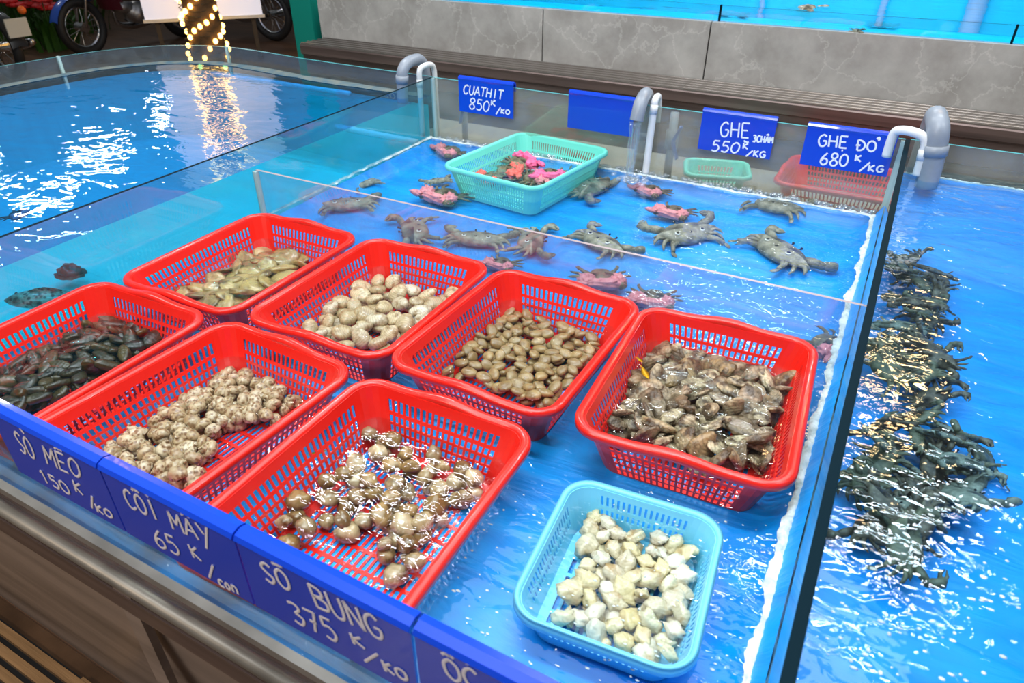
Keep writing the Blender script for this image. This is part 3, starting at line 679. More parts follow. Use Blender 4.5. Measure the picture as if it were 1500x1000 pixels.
def crab(name,label,m,pose='swim',band=None,spots=False,S=1.0,group=None):
    T_=thing(name,label,'crab',group=group)
    hw,fl,bl,th=(.084,.034,.042,.018) if pose!='mud' else (.060,.042,.046,.024)
    obj('carapace',carapace_bm(hw,fl,bl,th,pose!='mud' or True),m,T_,smooth=True)
    for s in (-1,1):
        LK=1 if pose=='mud' else .62
        if pose=='swim': J=[(s*.050,.016,0),(s*.092,.036,.004),(s*.088,.062,.006),(s*.052,.074,.004)]
        elif pose=='long': J=[(s*.052,.022,0),(s*.092,.034,.004),(s*.104,.052,.004),(s*.082,.072,.002)]
        else: J=[(s*.042,.020,0),(s*.068,.040,.002),(s*.055,.055,.005),(s*.016,.052,.006)]
        bm=bmesh.new(); a,b,c,d=[Vector(q) for q in J]
        tube(bm,[a,a.lerp(b,.5),b],[.008,.011,.009],7); ball(bm,b,.0105,(1,1,.9),8,6)
        fat=.018 if pose=='mud' else .013
        tube(bm,[b,b.lerp(c,.4),c,c.lerp(d,.35)],[.008,fat,fat,.010],8,flat=.8)
        u=(d-c).normalized(); n=Vector((-u.y,u.x,0))*s
        tube(bm,[c.lerp(d,.15)+n*.004,c.lerp(d,.6)+n*.008,d+n*.002],[.006,.0045,.001],6)
        tube(bm,[c.lerp(d,.15)-n*.004,c.lerp(d,.6)-n*.006,d-n*.001],[.005,.0038,.001],6)
        obj('claw',bm,m,T_,smooth=True)
        for k in range(3):
            an=(-.05-.42*k); dx=math.cos(an)*s; dy=math.sin(an); bm=bmesh.new()
            o_=Vector((s*hw*(.78-.1*k),-.004-.009*k,-.001)); k1=o_+Vector((dx,dy,.25))*.030*LK; k2=k1+Vector((dx*.8,dy-.35,-.25))*.024*LK; k3=k2+Vector((dx*.4,dy-.5,-.3))*.022*LK
            tube(bm,[o_,k1,k2,k3],[.0062,.0056,.0044,.0010],6,flat=.8); obj('leg',bm,m,T_,smooth=True)
        bm=bmesh.new(); o_=Vector((s*hw*.50,-bl*.7,0)); k1=o_+Vector((s*.022,-.014,.004)); k2=k1+Vector((s*.010,-.020,0))
        tube(bm,[o_,k1,k2],[.0065,.006,.005],6); ball(bm,k2+Vector((s*.003,-.010,-.001)),.011,(.55,1.1,.2),9,6); obj('leg',bm,m,T_,smooth=True)
        bm=bmesh.new(); tube(bm,[(s*.011,fl*.85,th*.2),(s*.014,fl*1.15,th*.4)],[.002,.0016],6); ball(bm,(s*.0145,fl*1.2,th*.45),.0032,seg=8,ring=6); obj('eye',bm,M_eye,T_,smooth=True)
    if spots:
        for x,y in ((-.036,-.012),(.036,-.012),(0,-.016)):
            bm=bmesh.new(); ball(bm,(x,y,th*.84),.0068,(1,1,.35)); q=obj('eye_spot',bm,M_ring,T_,smooth=True); 
            bm=bmesh.new(); ball(bm,(x,y,th*.92),.0044,(1,1,.5)); obj('pupil',bm,M_eye,q,smooth=True)
    if band:
        def wad(c,sc,sd):
            bm=bmesh.new(); bmesh.ops.create_uvsphere(bm,u_segments=28,v_segments=16,radius=1)
            for v in bm.verts:
                q=v.co.copy(); k=1+.55*noise.noise(Vector((q.x*1.6,q.y*5,q.z*5+sd)))+.30*noise.noise(q*6+Vector((sd,0,0)))
                v.co=Vector((q.x*sc[0]*k+c[0],q.y*sc[1]*k+c[1],q.z*sc[2]*k+c[2]))
            obj('rubber_band',bm,band,T_,smooth=True)
        wad((0,.056,.010),(.066,.016,.018),3)
        wad((-.050,.030,.010),(.024,.026,.018),7)
        wad((.052,.034,.012),(.026,.026,.020),11)
        wad((.078,.066,.014),(.026,.012,.010),5)
    T_.scale=(S,S,S); return T_
def put(o,px,py,z,ang,S=None,tilt=(0,0)):
    """ang = direction the crab faces, degrees in the world"""
    p=P(px,py,z); o.location=p; o.rotation_euler=(tilt[0],tilt[1],math.radians(ang-90))
    if S: o.scale=(S,S,S)
    return o
sw=crab('swimming_crab','grey swimming crab with three ringed spots near the right glass, facing the partition',M_crab,'long',None,True)
md=crab('banded_crab','pink banded crab in the back left corner of the crab tank',M_mud,'mud',M_band)
br=crab('banded_crab','brown crab with broad pink strap between two grey crabs',M_brn,'mud',M_band)
md2=crab('banded_crab','dark crab bound with a magenta bow at the top of the turquoise basket',M_mud,'mud',M_band2)
md3=crab('banded_crab','crab tied with coral strips at the near corner inside the turquoise basket',M_mud,'mud',M_band3)
zc=.664
def again(src,label,*a,**k):
    o=dup(src); o['label']=label; return put(o,*a,**k)
def lat(o,a,b,z,flip=1,tilt=(0,0),k=1.0):
    """lay the crab with its width from a to b (points on the tank floor)"""
    A=P(*a,z); B=P(*b,z); d=B-A; o.location=(A+B)/2; an=math.atan2(d.y,d.x)+(PI if flip<0 else 0)
    o.rotation_euler=(tilt[0],tilt[1],an); S=d.length/(2*.084*1.08)*k; o.scale=(S,S,S); return o
def sw2(lab,*a,**k):
    o=dup(sw); o['label']=lab; return lat(o,*a,**k)
lat(sw,(1108,345),(1184,395),zc)
sw2('spotted grey swimming crab just behind the cross partition',(851,338),(914,372),zc,1)
sw2('long grey swimming crab lying beside the brown banded crab',(959,349),(1049,334),zc+.004,1,tilt=(.25,0))
sw2('grey swimming crab by the rear scum line, under the third sign',(1092,290),(1178,309),zc+.012,1,tilt=(.2,0))
sw2('dark upright swimming crab right of the turquoise basket',(850,286),(889,264),zc,-1,k=1.2)
sw2('long grey crab seen through the cross partition, left of centre',(655,346),(744,354),zc,1)
sw2('grey crab standing with raised claws behind the cross partition',(785,330),(774,378),zc,1,k=.8)
sw2('greyish brown crab behind the partition above the second red basket',(600,318),(612,360),zc,-1,k=.9)
sw2('faint grey crab flattened in the left corner behind the cross partition',(465,303),(550,296),zc,1)
sw2('small grey crab by the left scum line of the crab tank',(508,277),(552,263),zc,1)
put(md,662,222,zc+.004,-120,.78)
again(md,'large pink banded crab left of the turquoise basket',652,287,zc+.004,-100,S=.92)
sw2('small grey crab tucked behind the large banded crab',(622,268),(660,262),zc,1)
again(md,'dark crab with pale pink bands behind the third red basket rim',880,408,zc+.006,-60,S=.80)
again(md,'pink banded crab peeping over the rim of the small clam basket',735,386,zc+.002,-90,S=.55)
again(md,'pink banded crab half hidden behind the oyster basket rim',957,437,zc+.004,-80,S=.7)
again(md,'dark crab with pink bands squeezed between oyster basket and right glass',1212,505,zc+.010,-30,S=.72)
put(br,987,310,zc+.006,-95,.72)
again(br,'pink strapped crab nearest the pouring grey pipe',955,279,zc+.004,-110,S=.66)
zg=.760-.105+.018
put(md2,760,240,zg+.022,60,.80,(.1,.1))
put(md3,722,262,zg+.010,-120,.74)
again(md3,'coral banded crab at the far right end inside the turquoise basket',838,236,zg+.012,70,S=.66)
again(md2,'crab with a pink knotted band at the right side of the turquoise basket',805,255,zg+.016,-60,S=.72)
again(md3,'reddish tied crab lying left of centre inside the turquoise basket',742,252,zg+.012,20,S=.8)
again(md,'green brown crab with faded pink ties in the middle of the turquoise basket',780,262,zg+.004,30,S=.75)
# creatures at the left
def turtle_fish(label,px,py,z,ang,l,m):
    t=thing('mottled_fish',label,'fish',P(px,py,z),math.radians(ang)); bm=bmesh.new()
    n=14
    def fn(i,j):
        u=i/(n-1); a=2*PI*j/12; r=l*(.02+.17*math.sin(PI*u**.8)**.9); return Vector(((u-.5)*l,math.cos(a)*r*.8,math.sin(a)*r*.6))
    V=grid(bm,fn,n,13); obj('body',bm,m,t,smooth=True)
    bm=bmesh.new(); grid(bm,lambda i,j:Vector((l*(.46+.16*i),(j-1)*l*(.04+.10*i),0)),2,3); bmesh.ops.solidify(bm,geom=bm.faces[:],thickness=.002); obj('tail_fin',bm,m,t)
    bm=bmesh.new(); grid(bm,lambda i,j:Vector((l*(-.2+.4*i/4),0,l*(.09+.07*j*math.sin(PI*(i+.5)/5)))),5,2); bmesh.ops.solidify(bm,geom=bm.faces[:],thickness=.0015); obj('back_fin',bm,m,t)
    for s in (-1,1):
        bm=bmesh.new(); ball(bm,(-l*.38,s*l*.07,l*.05),l*.02); obj('eye',bm,M_eye,t,smooth=True)
M_fish=shell_mat('mottled_skin',[(.42,.44,.32),(.46,.44,.30)],(.05,.05,.03),band=20,spots=(95,(.02,.02,.015)),blotch=30)
turtle_fish('dark mottled grouper in the left pool above the left edge basket',70,437,.66,35,.20,M_fish)
t=thing('sea_snail','dark round sea snail with a brown fringe above the mottled fish','snail',P(104,402,.56))
bm=bmesh.new(); ball(bm,(0,0,.012),.030,(1.25,.95,.62),16,10)
for v in bm.verts: v.co*=1+.25*noise.noise(v.co*70)
obj('shell',bm,M_dark,t,smooth=True)
bm=bmesh.new(); grid(bm,lambda i,j:Vector((math.cos(2*PI*i/28)*(.030+.020*j)*(1+.12*math.sin(i*2.3)),math.sin(2*PI*i/28)*(.024+.016*j),.006-.003*j)),28,2,True); bmesh.ops.solidify(bm,geom=bm.faces[:],thickness=.003); obj('foot_fringe',bm,M_brn,t,smooth=True)
again(br,'small brown crab under the surface at the left edge of the left pool',24,315,.80,20,S=.36)
# heap of crabs in the right pool
poly=[(1318,365),(1385,400),(1378,560),(1400,640),(1450,670),(1425,735),(1335,800),(1268,790),(1275,600),(1295,480)]
dk=crab('pool_crab','dark crab in the crowded heap under water in the right pool',M_mud,'swim',None,False,group='crabs heaped in the right pool')
lt=crab('pool_crab','dark crab in the crowded heap under water in the right pool',M_brn,'long',None,False,group='crabs heaped in the right pool')
gr=crab('pool_crab','dark crab in the crowded heap under water in the right pool',M_crab,'swim',None,False,group='crabs heaped in the right pool')
k=0; src=[dk,lt,dk,gr,lt]; first={id(dk):1,id(lt):1,id(gr):1}; pl=[]
while k<58:
    x=random.uniform(1240,1455); y=random.uniform(360,805)
    if not inside(x,y,poly): continue
    if 560<y<610 and random.random()<.6: continue
    s=src[k%5]; z=.685+.05*random.random()
    p=P(x,y,z)
    if p.x<XR+.07: continue
    if any((p-q).length<.035 for q in pl): continue
    pl.append(p)
    if id(s) in first: del first[id(s)]; o=s
    else: o=dup(s)
    put(o,x,y,z,random.uniform(0,360),random.uniform(.42,.66),(random.gauss(0,.35),random.gauss(0,.35))); k+=1
# crabs in the upper tank
for (x,y,z,a,s_),lab in zip(((1182,14,1.085,-10,1.0),(1293,37,1.075,90,.55),(1061,20,1.075,40,.45),(1088,22,1.075,10,.45),(1255,45,1.072,0,.4)),
    ('long grey crab floating in the upper tank near its middle seam','small dark crab at the right in the upper tank','small crab beside the left seam of the upper tank','second small crab from the left seam of the upper tank','tiny dark crab low against the upper tank front glass')):
    again(sw,lab,x,y,z,a,S=s_)
# ------------------------------------------------------------------ pipes
def pipe(label,pts,r,m,name='pipe',collars=(),n=6):
    p0=Vector(pts[0]); t=thing(name,label,'pipe',p0); bm=bmesh.new(); sp=smooth_path(pts,n); tube(bm,[p-p0 for p in sp],r,14); obj('pipe_run',bm,m,t,smooth=True)
    for c in collars:
        c=Vector(c); d=min(range(len(sp)-1),key=lambda i:(sp[i]-c).length); u=(sp[d+1]-sp[d]).normalized()
        bm=bmesh.new(); cyl(bm,sp[d]-u*.014-p0,sp[d]+u*.014-p0,r*1.13,14); obj('collar',bm,m,t,smooth=True)
    return t
pipe('grey elbow pipe hooked over the rear glass of the left pool',[(-1.672,2.195,.83),(-1.668,2.195,.90),(-1.664,2.198,.945),(-1.662,2.225,.968),(-1.664,2.27,.972),(-1.668,2.315,.966),(-1.668,2.345,.93),(-1.668,2.350,.84),(-1.668,2.350,.70)],.021,pvcg,collars=[(-1.668,2.195,.92)])
pipe('white U shaped pipe over the back left glass corner',[(-1.618,2.235,.70),(-1.616,2.235,.90),(-1.614,2.237,.945),(-1.612,2.255,.957),(-1.611,2.30,.957),(-1.611,2.325,.94),(-1.611,2.33,.88),(-1.611,2.33,.66)],.010,pvcw,collars=[(-1.616,2.235,.9)])
t=pipe('fat grey pipe pouring water between the rear signs',[(-.733,2.185,.890),(-.732,2.192,.915),(-.733,2.210,.940),(-.738,2.255,.952),(-.752,2.320,.942),(-.757,2.340,.92),(-.757,2.343,.80),(-.757,2.343,.585)],.022,pvcg,collars=[(-.757,2.343,.80),(-.757,2.343,.74)])
pipe('thin white upright pipe beside the pouring pipe',[(-.703,2.245,.69),(-.700,2.245,.85),(-.699,2.247,.925),(-.700,2.255,.945),(-.704,2.295,.945),(-.704,2.308,.91),(-.704,2.310,.86)],.0115,pvcw,collars=[(-.700,2.245,.915)])
t=thing('tap_valve','blue lever valve on grey pipe behind the rear glass','valve',(-.655,2.345,.80))
bm=bmesh.new(); cyl(bm,(0,0,-.215),(0,0,.09),.014); obj('pipe_run',bm,pvcg,t,smooth=True)
bm=bmesh.new(); cyl(bm,(0,0,-.03),(0,0,.03),.022); obj('valve_body',bm,pvcg,t,smooth=True)
bm=bmesh.new(); tube(bm,smooth_path([(.034,-.03,-.055),(.020,-.03,-.02),(.015,-.03,0),(.022,-.03,.02),(.036,-.03,.055)],4),[.010]*17,8,flat=.6); tube(bm,[(0,0,0),(.018,-.03,0)],.006,8); obj('lever',bm,bluepl,t,smooth=True)
t=thing('tap_valve','small blue lever valve seen through the glass at the back left corner','valve',(-1.49,2.345,.80))
bm=bmesh.new(); cyl(bm,(0,0,-.215),(0,0,.07),.012); obj('pipe_run',bm,pvcg,t,smooth=True)
bm=bmesh.new(); tube(bm,smooth_path([(0,-.03,-.05),(.008,-.03,0),(0,-.03,.05)],5),.010,8,flat=.6); tube(bm,[(0,0,0),(.006,-.03,0)],.006,8); obj('lever',bm,bluepl,t,smooth=True)
pipe('fat grey elbow pipe dipping into the right pool',[(.122,2.19,.82),(.120,2.190,.88),(.115,2.190,.93),(.108,2.195,.972),(.098,2.225,.992),(.095,2.29,.985),(.095,2.335,.93),(.095,2.35,.80),(.095,2.35,.585)],.0285,pvcg,collars=[(.117,2.19,.92)])
pipe('white elbow pipe with a rusty end at the right glass corner',[(.092,2.185,.85),(.091,2.185,.90),(.088,2.185,.938),(.075,2.187,.955),(.050,2.190,.962),(.022,2.20,.960),(.006,2.21,.945),(.004,2.215,.88)],.0125,pvcw,collars=[(.091,2.185,.905)])
pipe('white pipe lying under water at the back of the left pool',[(-2.02,2.19,.694),(-1.83,2.195,.690),(-1.62,2.20,.686)],.012,pvcw,collars=[(-1.95,2.19,.69)])
pipe('refracted image of the underwater white pipe along the rear rim of the left pool',[(-2.72,2.20,.828),(-2.3,2.215,.828),(-1.95,2.22,.828)],.009,pvcw)  # added second pipe stands in for the lower pipe's refracted image
# falling water
bm=bmesh.new()
for dx,dy,r in ((-.014,0,.006),(.0,-.006,.007),(.013,.002,.006),(.004,.008,.004)):
    pts=[Vector((-.735+dx*(1-.35*k/9)+.0016*math.sin(k*2+dx*200),2.185+dy-.012*(k/9),.885-(.885-ZW)*k/9)) for k in range(10)]
    tube(bm,pts,[r*(1-.25*k/9+.25*noise.noise(Vector((k*.9,dx*100,0)))) for k in range(10)],8)
o=obj('falling_water',bm,fall,smooth=True); tag(o,'stream of water falling from the grey pipe into the crab tank','water',kind='stuff')
# ------------------------------------------------------------------ signs
G={ # strokes on a unit box, x right, y up
'C':[[(.9,.85),(.6,1),(.2,.8),(.05,.45),(.25,.08),(.6,0),(.92,.15)]],
'c':[[(.9,.6),(.5,.72),(.15,.4),(.4,.02),(.9,.1)]],
'o':[[(.5,.7),(.1,.4),(.4,0),(.85,.3),(.5,.7)]],
'n':[[(.1,0),(.12,.7)],[(.12,.5),(.5,.7),(.85,.5),(.85,0)]],
'U':[[(.08,1),(.08,.35),(.3,.02),(.7,.02),(.9,.35),(.92,1)]],
'A':[[(0,0),(.5,1)],[(.5,1),(1,0)],[(.2,.35),(.82,.35)]],
'T':[[(0,1),(1,1)],[(.5,1),(.5,0)]],
'H':[[(.08,1),(.08,0)],[(.92,1),(.92,0)],[(.08,.5),(.92,.5)]],
'I':[[(.5,1),(.5,0)]],
'.':[[(.42,-.22),(.58,-.22)]],
'8':[[(.5,.52),(.15,.72),(.3,.98),(.7,.98),(.85,.75),(.5,.52),(.1,.25),(.3,0),(.7,0),(.92,.25),(.5,.52)]],
'5':[[(.85,1),(.2,1)],[(.2,1),(.15,.58)],[(.15,.58),(.6,.62),(.9,.32),(.6,0),(.1,.08)]],
'0':[[(.5,1),(.1,.75),(.08,.25),(.5,0),(.9,.25),(.9,.75),(.5,1)]],
'O':[[(.5,1),(.1,.75),(.08,.25),(.5,0),(.9,.25),(.9,.75),(.5,1)]],
'K':[[(.12,1),(.12,0)],[(.85,1),(.14,.5)],[(.14,.5),(.9,0)]],
'/':[[(.1,-.1),(.9,1.1)]],
'G':[[(.9,.85),(.6,1),(.2,.8),(.05,.45),(.25,.05),(.65,0),(.9,.2),(.9,.45),(.55,.45)]],
'E':[[(.9,1),(.12,1)],[(.12,1),(.12,0)],[(.12,.5),(.75,.5)],[(.12,0),(.9,0)]],
'3':[[(.1,.95),(.55,1),(.85,.8),(.4,.52)],[(.4,.52),(.9,.35),(.6,0),(.08,.08)]],
'M':[[(.02,0),(.1,1)],[(.1,1),(.5,.35)],[(.5,.35),(.9,1)],[(.9,1),(.98,0)]],
'6':[[(.75,1),(.25,.6),(.08,.25),(.4,0),(.85,.15),(.8,.45),(.4,.52),(.12,.3)]],
'D':[[(.15,1),(.15,0)],[(.15,1),(.7,.88),(.95,.5),(.7,.1),(.15,0)],[(-.05,.5),(.45,.5)]],
'S':[[(.88,.88),(.5,1),(.12,.78),(.4,.52),(.85,.3),(.55,.0),(.08,.12)]],
'N':[[(.08,0),(.08,1)],[(.08,1),(.92,0)],[(.92,0),(.92,1)]],
'B':[[(.12,1),(.12,0)],[(.12,1),(.75,.92),(.78,.62),(.14,.52)],[(.14,.52),(.92,.42),(.88,.06),(.12,0)]],
'1':[[(.25,.8),(.5,1)],[(.5,1),(.5,0)]],
'7':[[(.08,1),(.88,1)],[(.88,1),(.4,0)],[(.3,.5),(.8,.5)]],
'Y':[[(.05,1),(.5,.5)],[(.95,1),(.3,-.35)]],
' ':[]}
ACC={'^':[(.15,1.15),(.5,1.32),(.85,1.15)],"'":[(.45,1.18),(.85,1.36)],'`':[(.2,1.36),(.6,1.16)],'?':[(.95,1.2),(1.15,1.38),(1.25,1.2),(1.1,1.08)],'-':[(.1,1.2),(.9,1.2)],'~':[(.1,1.2),(.35,1.3),(.6,1.2),(.9,1.3)],'"':[(.65,1.34),(.95,1.5)]}
def word(bm,text,base,ux,uy,rad,nrm):
    """text as (char, accents) list laid from base along ux; uy is one letter height"""
    n=len(text); adv=ux/n
    for i,(ch,acc) in enumerate(text):
        o=base+adv*i; w_=adv*.85
        if ch=='I' : w_=adv*.9
        strokes=[list(s) for s in G[ch]]
        if '.' in acc: strokes.append(G['.'][0])
        for a in acc:
            if a in ACC: strokes.append(ACC[a])
        for s in strokes:
            pts=[o+w_*x+uy*y for x,y in s]
            if len(pts)>3: pts=smooth_path(pts,4)
            tube(bm,pts,rad,6,flat=.18,upv=nrm)
def parse(s):
    out=[]
    for ch in s:
        if ch in ACC or ch=='.': out[-1]=(out[-1][0],out[-1][1]+ch)
        else: out.append((ch,''))
    return out
def sign(label,x0,x1,ytop,z1,z0,words,face,rad,m,front):
    """face: y of the visible side; plate hangs from a roll over the glass rim"""
    t=thing('price_sign',label,'sign',((x0+x1)/2,face,z0)); c=Vector(((x0+x1)/2,face,z0))
    s=1 if front else -1      # front signs stand on the near side of their glass, rear signs likewise (towards the camera)
    bm=bmesh.new(); box(bm,(x0-c.x,0,0),(x1-c.x,.003,z1-z0)); obj('plate',bm,signb,t)
    bm=bmesh.new(); w2=(x1-x0)/2
    prof=[(.0,z1-z0),(-.003,z1-z0+.006),(.0,z1-z0+.012),(.009,z1-z0+.015),(.018,z1-z0+.012),(.022,z1-z0+.004),(.022,z1-z0-.020),(.019,z1-z0-.020),(.019,z1-z0+.003),(.009,z1-z0+.009),(.003,z1-z0+.003)]
    A=[bm.verts.new((-w2,a,b)) for a,b in prof]; B=[bm.verts.new((w2,a,b)) for a,b in prof]
    for k in range(len(prof)): bm.faces.new((A[k],A[(k+1)%len(prof)],B[(k+1)%len(prof)],B[k]))
    bm.faces.new(A[::-1]); bm.faces.new(B); bmesh.ops.recalc_face_normals(bm,faces=bm.faces); obj('rolled_top',bm,signb,t)
    if words:
        bm=bmesh.new(); nrm=Vector((0,-1,0))
        for txt,bl,br,tl in words:
            b=PY(*bl,face-.0008)-c; r_=PY(*br,face-.0008)-c; u=PY(*tl,face-.0008)-c
            word(bm,parse(txt),b,r_-b,u-b,rad,nrm)
        obj('lettering',bm,m,t)
    return t
o3=lambda x,y:(450+x/3,y/3)
q3=lambda x,y:(1000+x/3,y/3)
yb=2.262
sign('blue rear sign lettered CUA THIT with price 850K, leftmost of the rear signs',-1.459,-1.228,yb,.925,.812,[
 ("CUATHI.T",o3(685,410),o3(862,438),o3(690,372)),("850",o3(710,475),o3(802,493),o3(716,430)),("K",o3(806,462),o3(832,468),o3(808,438)),("/",o3(828,500),o3(850,500),o3(832,474)),("KO",o3(850,498),o3(892,504),o3(852,478))],yb,.0024,chalk,False)
sign('blank blue rear sign with no writing beside the pouring pipe',-1.010,-.770,yb,.925,.812,[],yb,.002,chalk,False)
sign('blue rear sign lettered GHE with price 550K, third rear sign',-.543,-.314,yb,.922,.807,[
 ("GHE.",q3(163,598),q3(300,607),q3(168,535)),("3CHA^'M",q3(306,622),q3(398,630),q3(310,594)),("550",q3(122,662),q3(250,674),q3(134,617)),("K~",q3(262,652),q3(292,656),q3(266,628)),("/",q3(276,684),q3(306,690),q3(284,660)),("KG",q3(308,686),q3(366,694),q3(313,660))],yb,.0024,chalk,False)
sign('blue rear sign lettered GHE DO with price 680K, rightmost rear sign',-.225,.020,yb,.920,.808,[
 ("GHE.",q3(593,640),q3(730,652),q3(600,590)),("DO?",q3(760,660),q3(855,668),q3(766,614)),("680",q3(600,722),q3(728,732),q3(610,670)),("K",q3(755,706),q3(790,711),q3(760,680)),("/",q3(772,750),q3(825,752),q3(782,715)),("KG",q3(812,752),q3(886,758),q3(818,724))],yb,.0026,chalk,False)
A_=lambda x,y:(x/2.38,580+y/2.38)
B_=lambda x,y:(350+x/3,800+y/3)
yf=.305
sign('blue front sign lettered SO MEO with price 150K, leftmost front sign',-.958,-.728,yf,.918,.812,[
 ("SO`",A_(72,192),A_(132,226),A_(42,118)),("ME^'O",A_(165,235),A_(292,292),A_(145,172)),("150",A_(150,295),A_(255,350),A_(128,252)),("K",A_(262,330),A_(298,350),A_(250,292)),("/",A_(318,385),A_(335,392),A_(308,348)),("KO",A_(338,402),A_(400,430),A_(328,375))],yf,.0019,pinkc,True)
sign('blue front sign lettered COI MAY with price 65K, second front sign',-.725,-.502,yf,.918,.812,[
 ("CO^`I`",A_(448,385),A_(566,440),A_(420,318)),("MA^Y",A_(603,462),A_(750,525),A_(580,400)),("65",A_(548,522),A_(640,562),A_(522,458)),("K",A_(672,560),A_(712,580),A_(652,515)),("/",A_(728,628),A_(748,634),A_(726,590)),("con",A_(765,660),A_(836,692),A_(752,625))],yf,.0019,pinkc,True)
sign('blue front sign lettered SO BUNG with price 375K, third front sign',-.499,-.272,yf,.918,.812,[
 ("SO-",B_(118,150),B_(245,205),B_(82,62)),("BUNG",B_(338,262),B_(655,425),B_(295,160)),("375",B_(245,330),B_(455,432),B_(205,236)),("K",B_(500,425),B_(570,458),B_(482,378)),("/",B_(548,500),B_(625,520),B_(548,462)),("KO",B_(640,545),B_(755,600),B_(622,498))],yf,.0021,pinkc,True)
sign('blue front sign starting with OC at the bottom of the photo, rightmost front sign',-.268,-.045,yf,.918,.812,[
 ("O^'C'",B_(915,575),B_(1085,652),B_(885,482))],yf,.0021,pinkc,True)
# ------------------------------------------------------------------ grating in front of the tank
t=thing('floor_grating','wet timber slat grating on the ground in front of the tank','grating',(-1.6,.20,0))
for k in range(5):
    bm=bmesh.new(); box(bm,(-.55,.118-.033*k-.010,.006),(.345,.118-.033*k+.010,.022)); obj('slat',bm,slatm,t)
bm=bmesh.new(); box(bm,(.325,-.07,.004),(.40,.135,.020)); obj('end_rail',bm,slatm,t)
bm=bmesh.new(); box(bm,(-.55,-.07,.0045),(.325,.135,.006)); obj('dark_channel',bm,rubber,t)
# ------------------------------------------------------------------ fairy lit tree, banner, motorbikes, plants
tb=P(312,103,0)
t=thing('lit_tree','tree trunk wound with warm fairy lights behind the curved pool glass','tree',tb)
bm=bmesh.new(); pts=[(0,0,0),(.01,0,.5),(-.02,.01,1.2),(-.05,0,2.2),(-.10,.02,3.4),(-.10,0,4.4)]
tube(bm,smooth_path(pts,4),[.175-.003*i for i in range(21)],14); obj('trunk',bm,bark,t,smooth=True)
fairy=emis('fairy_glow',(1,.55,.12),10)
bm=bmesh.new(); bw=bmesh.new(); cb=[]
for k in range(580):
    a=k*.83; z=.05+k*.0072; r=.190-.00009*k+.006*math.sin(k*1.7); cb.append(Vector((math.cos(a)*r-.02*z,math.sin(a)*r,z+.03*math.sin(k*.9))))
tube(bw,cb,.004,5); obj('light_wire',bw,wire,t)
bme=bmesh.new(); ball(bme,(0,0,0),.022,(1,1,1.2),8,6); bulb=new_mesh(bme,'bulb',fairy)
for k in range(0,580,2):
    o=obj('bulb',bulb,None,t,loc=cb[k])
for k in range(5):
    bm=bmesh.new(); a=k*1.3; d=Vector((math.cos(a),math.sin(a),0)); tube(bm,smooth_path([(-.1,0,3.6+.1*k),Vector((-.1,0,4.1))+d*.5,Vector((-.1,0,4.6))+d*1.2],4),[.06,.02],8); obj('branch',bm,bark,t,smooth=True)
# banner
bd=(P(298,25,0)-CAM); bd.z=0; dirh=bd.normalized(); side=Vector((dirh.y,-dirh.x,0))
def at_dist(px,py,D):
    d=ray(px,py); h=math.hypot(d.x,d.y); return CAM+d*(D/h)
b0=at_dist(212,27,8.5); b1=at_dist(385,23,8.5)
t=thing('lit_banner','large white backlit board hanging behind the fairy lit trunk','board',((b0+b1)/2))
c=(b0+b1)/2; u=(b1-b0); u.z=0; ul=u.length/2; u.normalize(); nn=Vector((-u.y,u.x,0))
R_=Matrix((u,nn,Vector((0,0,1)))).transposed()
bm=bmesh.new(); box(bm,(-ul,0,0),(ul,.04,2.9),R_); 
boardm,nt,out=mat('backlit_board'); 
b=N(nt,'BsdfPrincipled'); b.inputs['Base Color'].default_value=(.8,.8,.82,1); b.inputs['Emission Color'].default_value=(.66,.72,.95,1); b.inputs['Emission Strength'].default_value=.6; b.inputs['Roughness'].default_value=.5; L(nt,b.outputs[0],out.inputs[0])
obj('panel_face',bm,boardm,t)
bm=bmesh.new(); box(bm,(-ul-.02,-.01,-.03),(ul+.02,.05,0),R_); obj('bottom_frame',bm,pvcw,t)
for s in (-1,1):
    bm=bmesh.new(); box(bm,(s*(ul-.1)-.02,.05,-c.z),(s*(ul-.1)+.02,.08,2.9),R_); obj('board_leg',bm,wire,t)
# motorbikes
def wheel(parent,c,ax,R0,name='wheel'):
    """c centre, ax axle direction; children of the bike"""
    q=Vector(ax).to_track_quat('Z','Y').to_matrix(); bm=bmesh.new()
    tube(bm,[Vector(c)+q@Vector((math.cos(a)*R0,math.sin(a)*R0,0)) for a in [2*PI*k/28 for k in range(28)]],.045,8,closed=True)
    o=obj('tyre',bm,rubber,parent,smooth=True)
    bm=bmesh.new(); tube(bm,[Vector(c)+q@Vector((math.cos(a)*(R0-.05),math.sin(a)*(R0-.05),0)) for a in [2*PI*k/28 for k in range(28)]],.012,6,closed=True)
    cyl(bm,Vector(c)-q@Vector((0,0,.06)),Vector(c)+q@Vector((0,0,.06)),.05)
    for k in range(18):
        a=2*PI*k/18; cyl(bm,Vector(c)+q@Vector((0,0,.03*(-1)**k)),Vector(c)+q@Vector((math.cos(a)*(R0-.05),math.sin(a)*(R0-.05),0)),.0025,4)
    obj('rim_and_spokes',bm,chrome,parent)
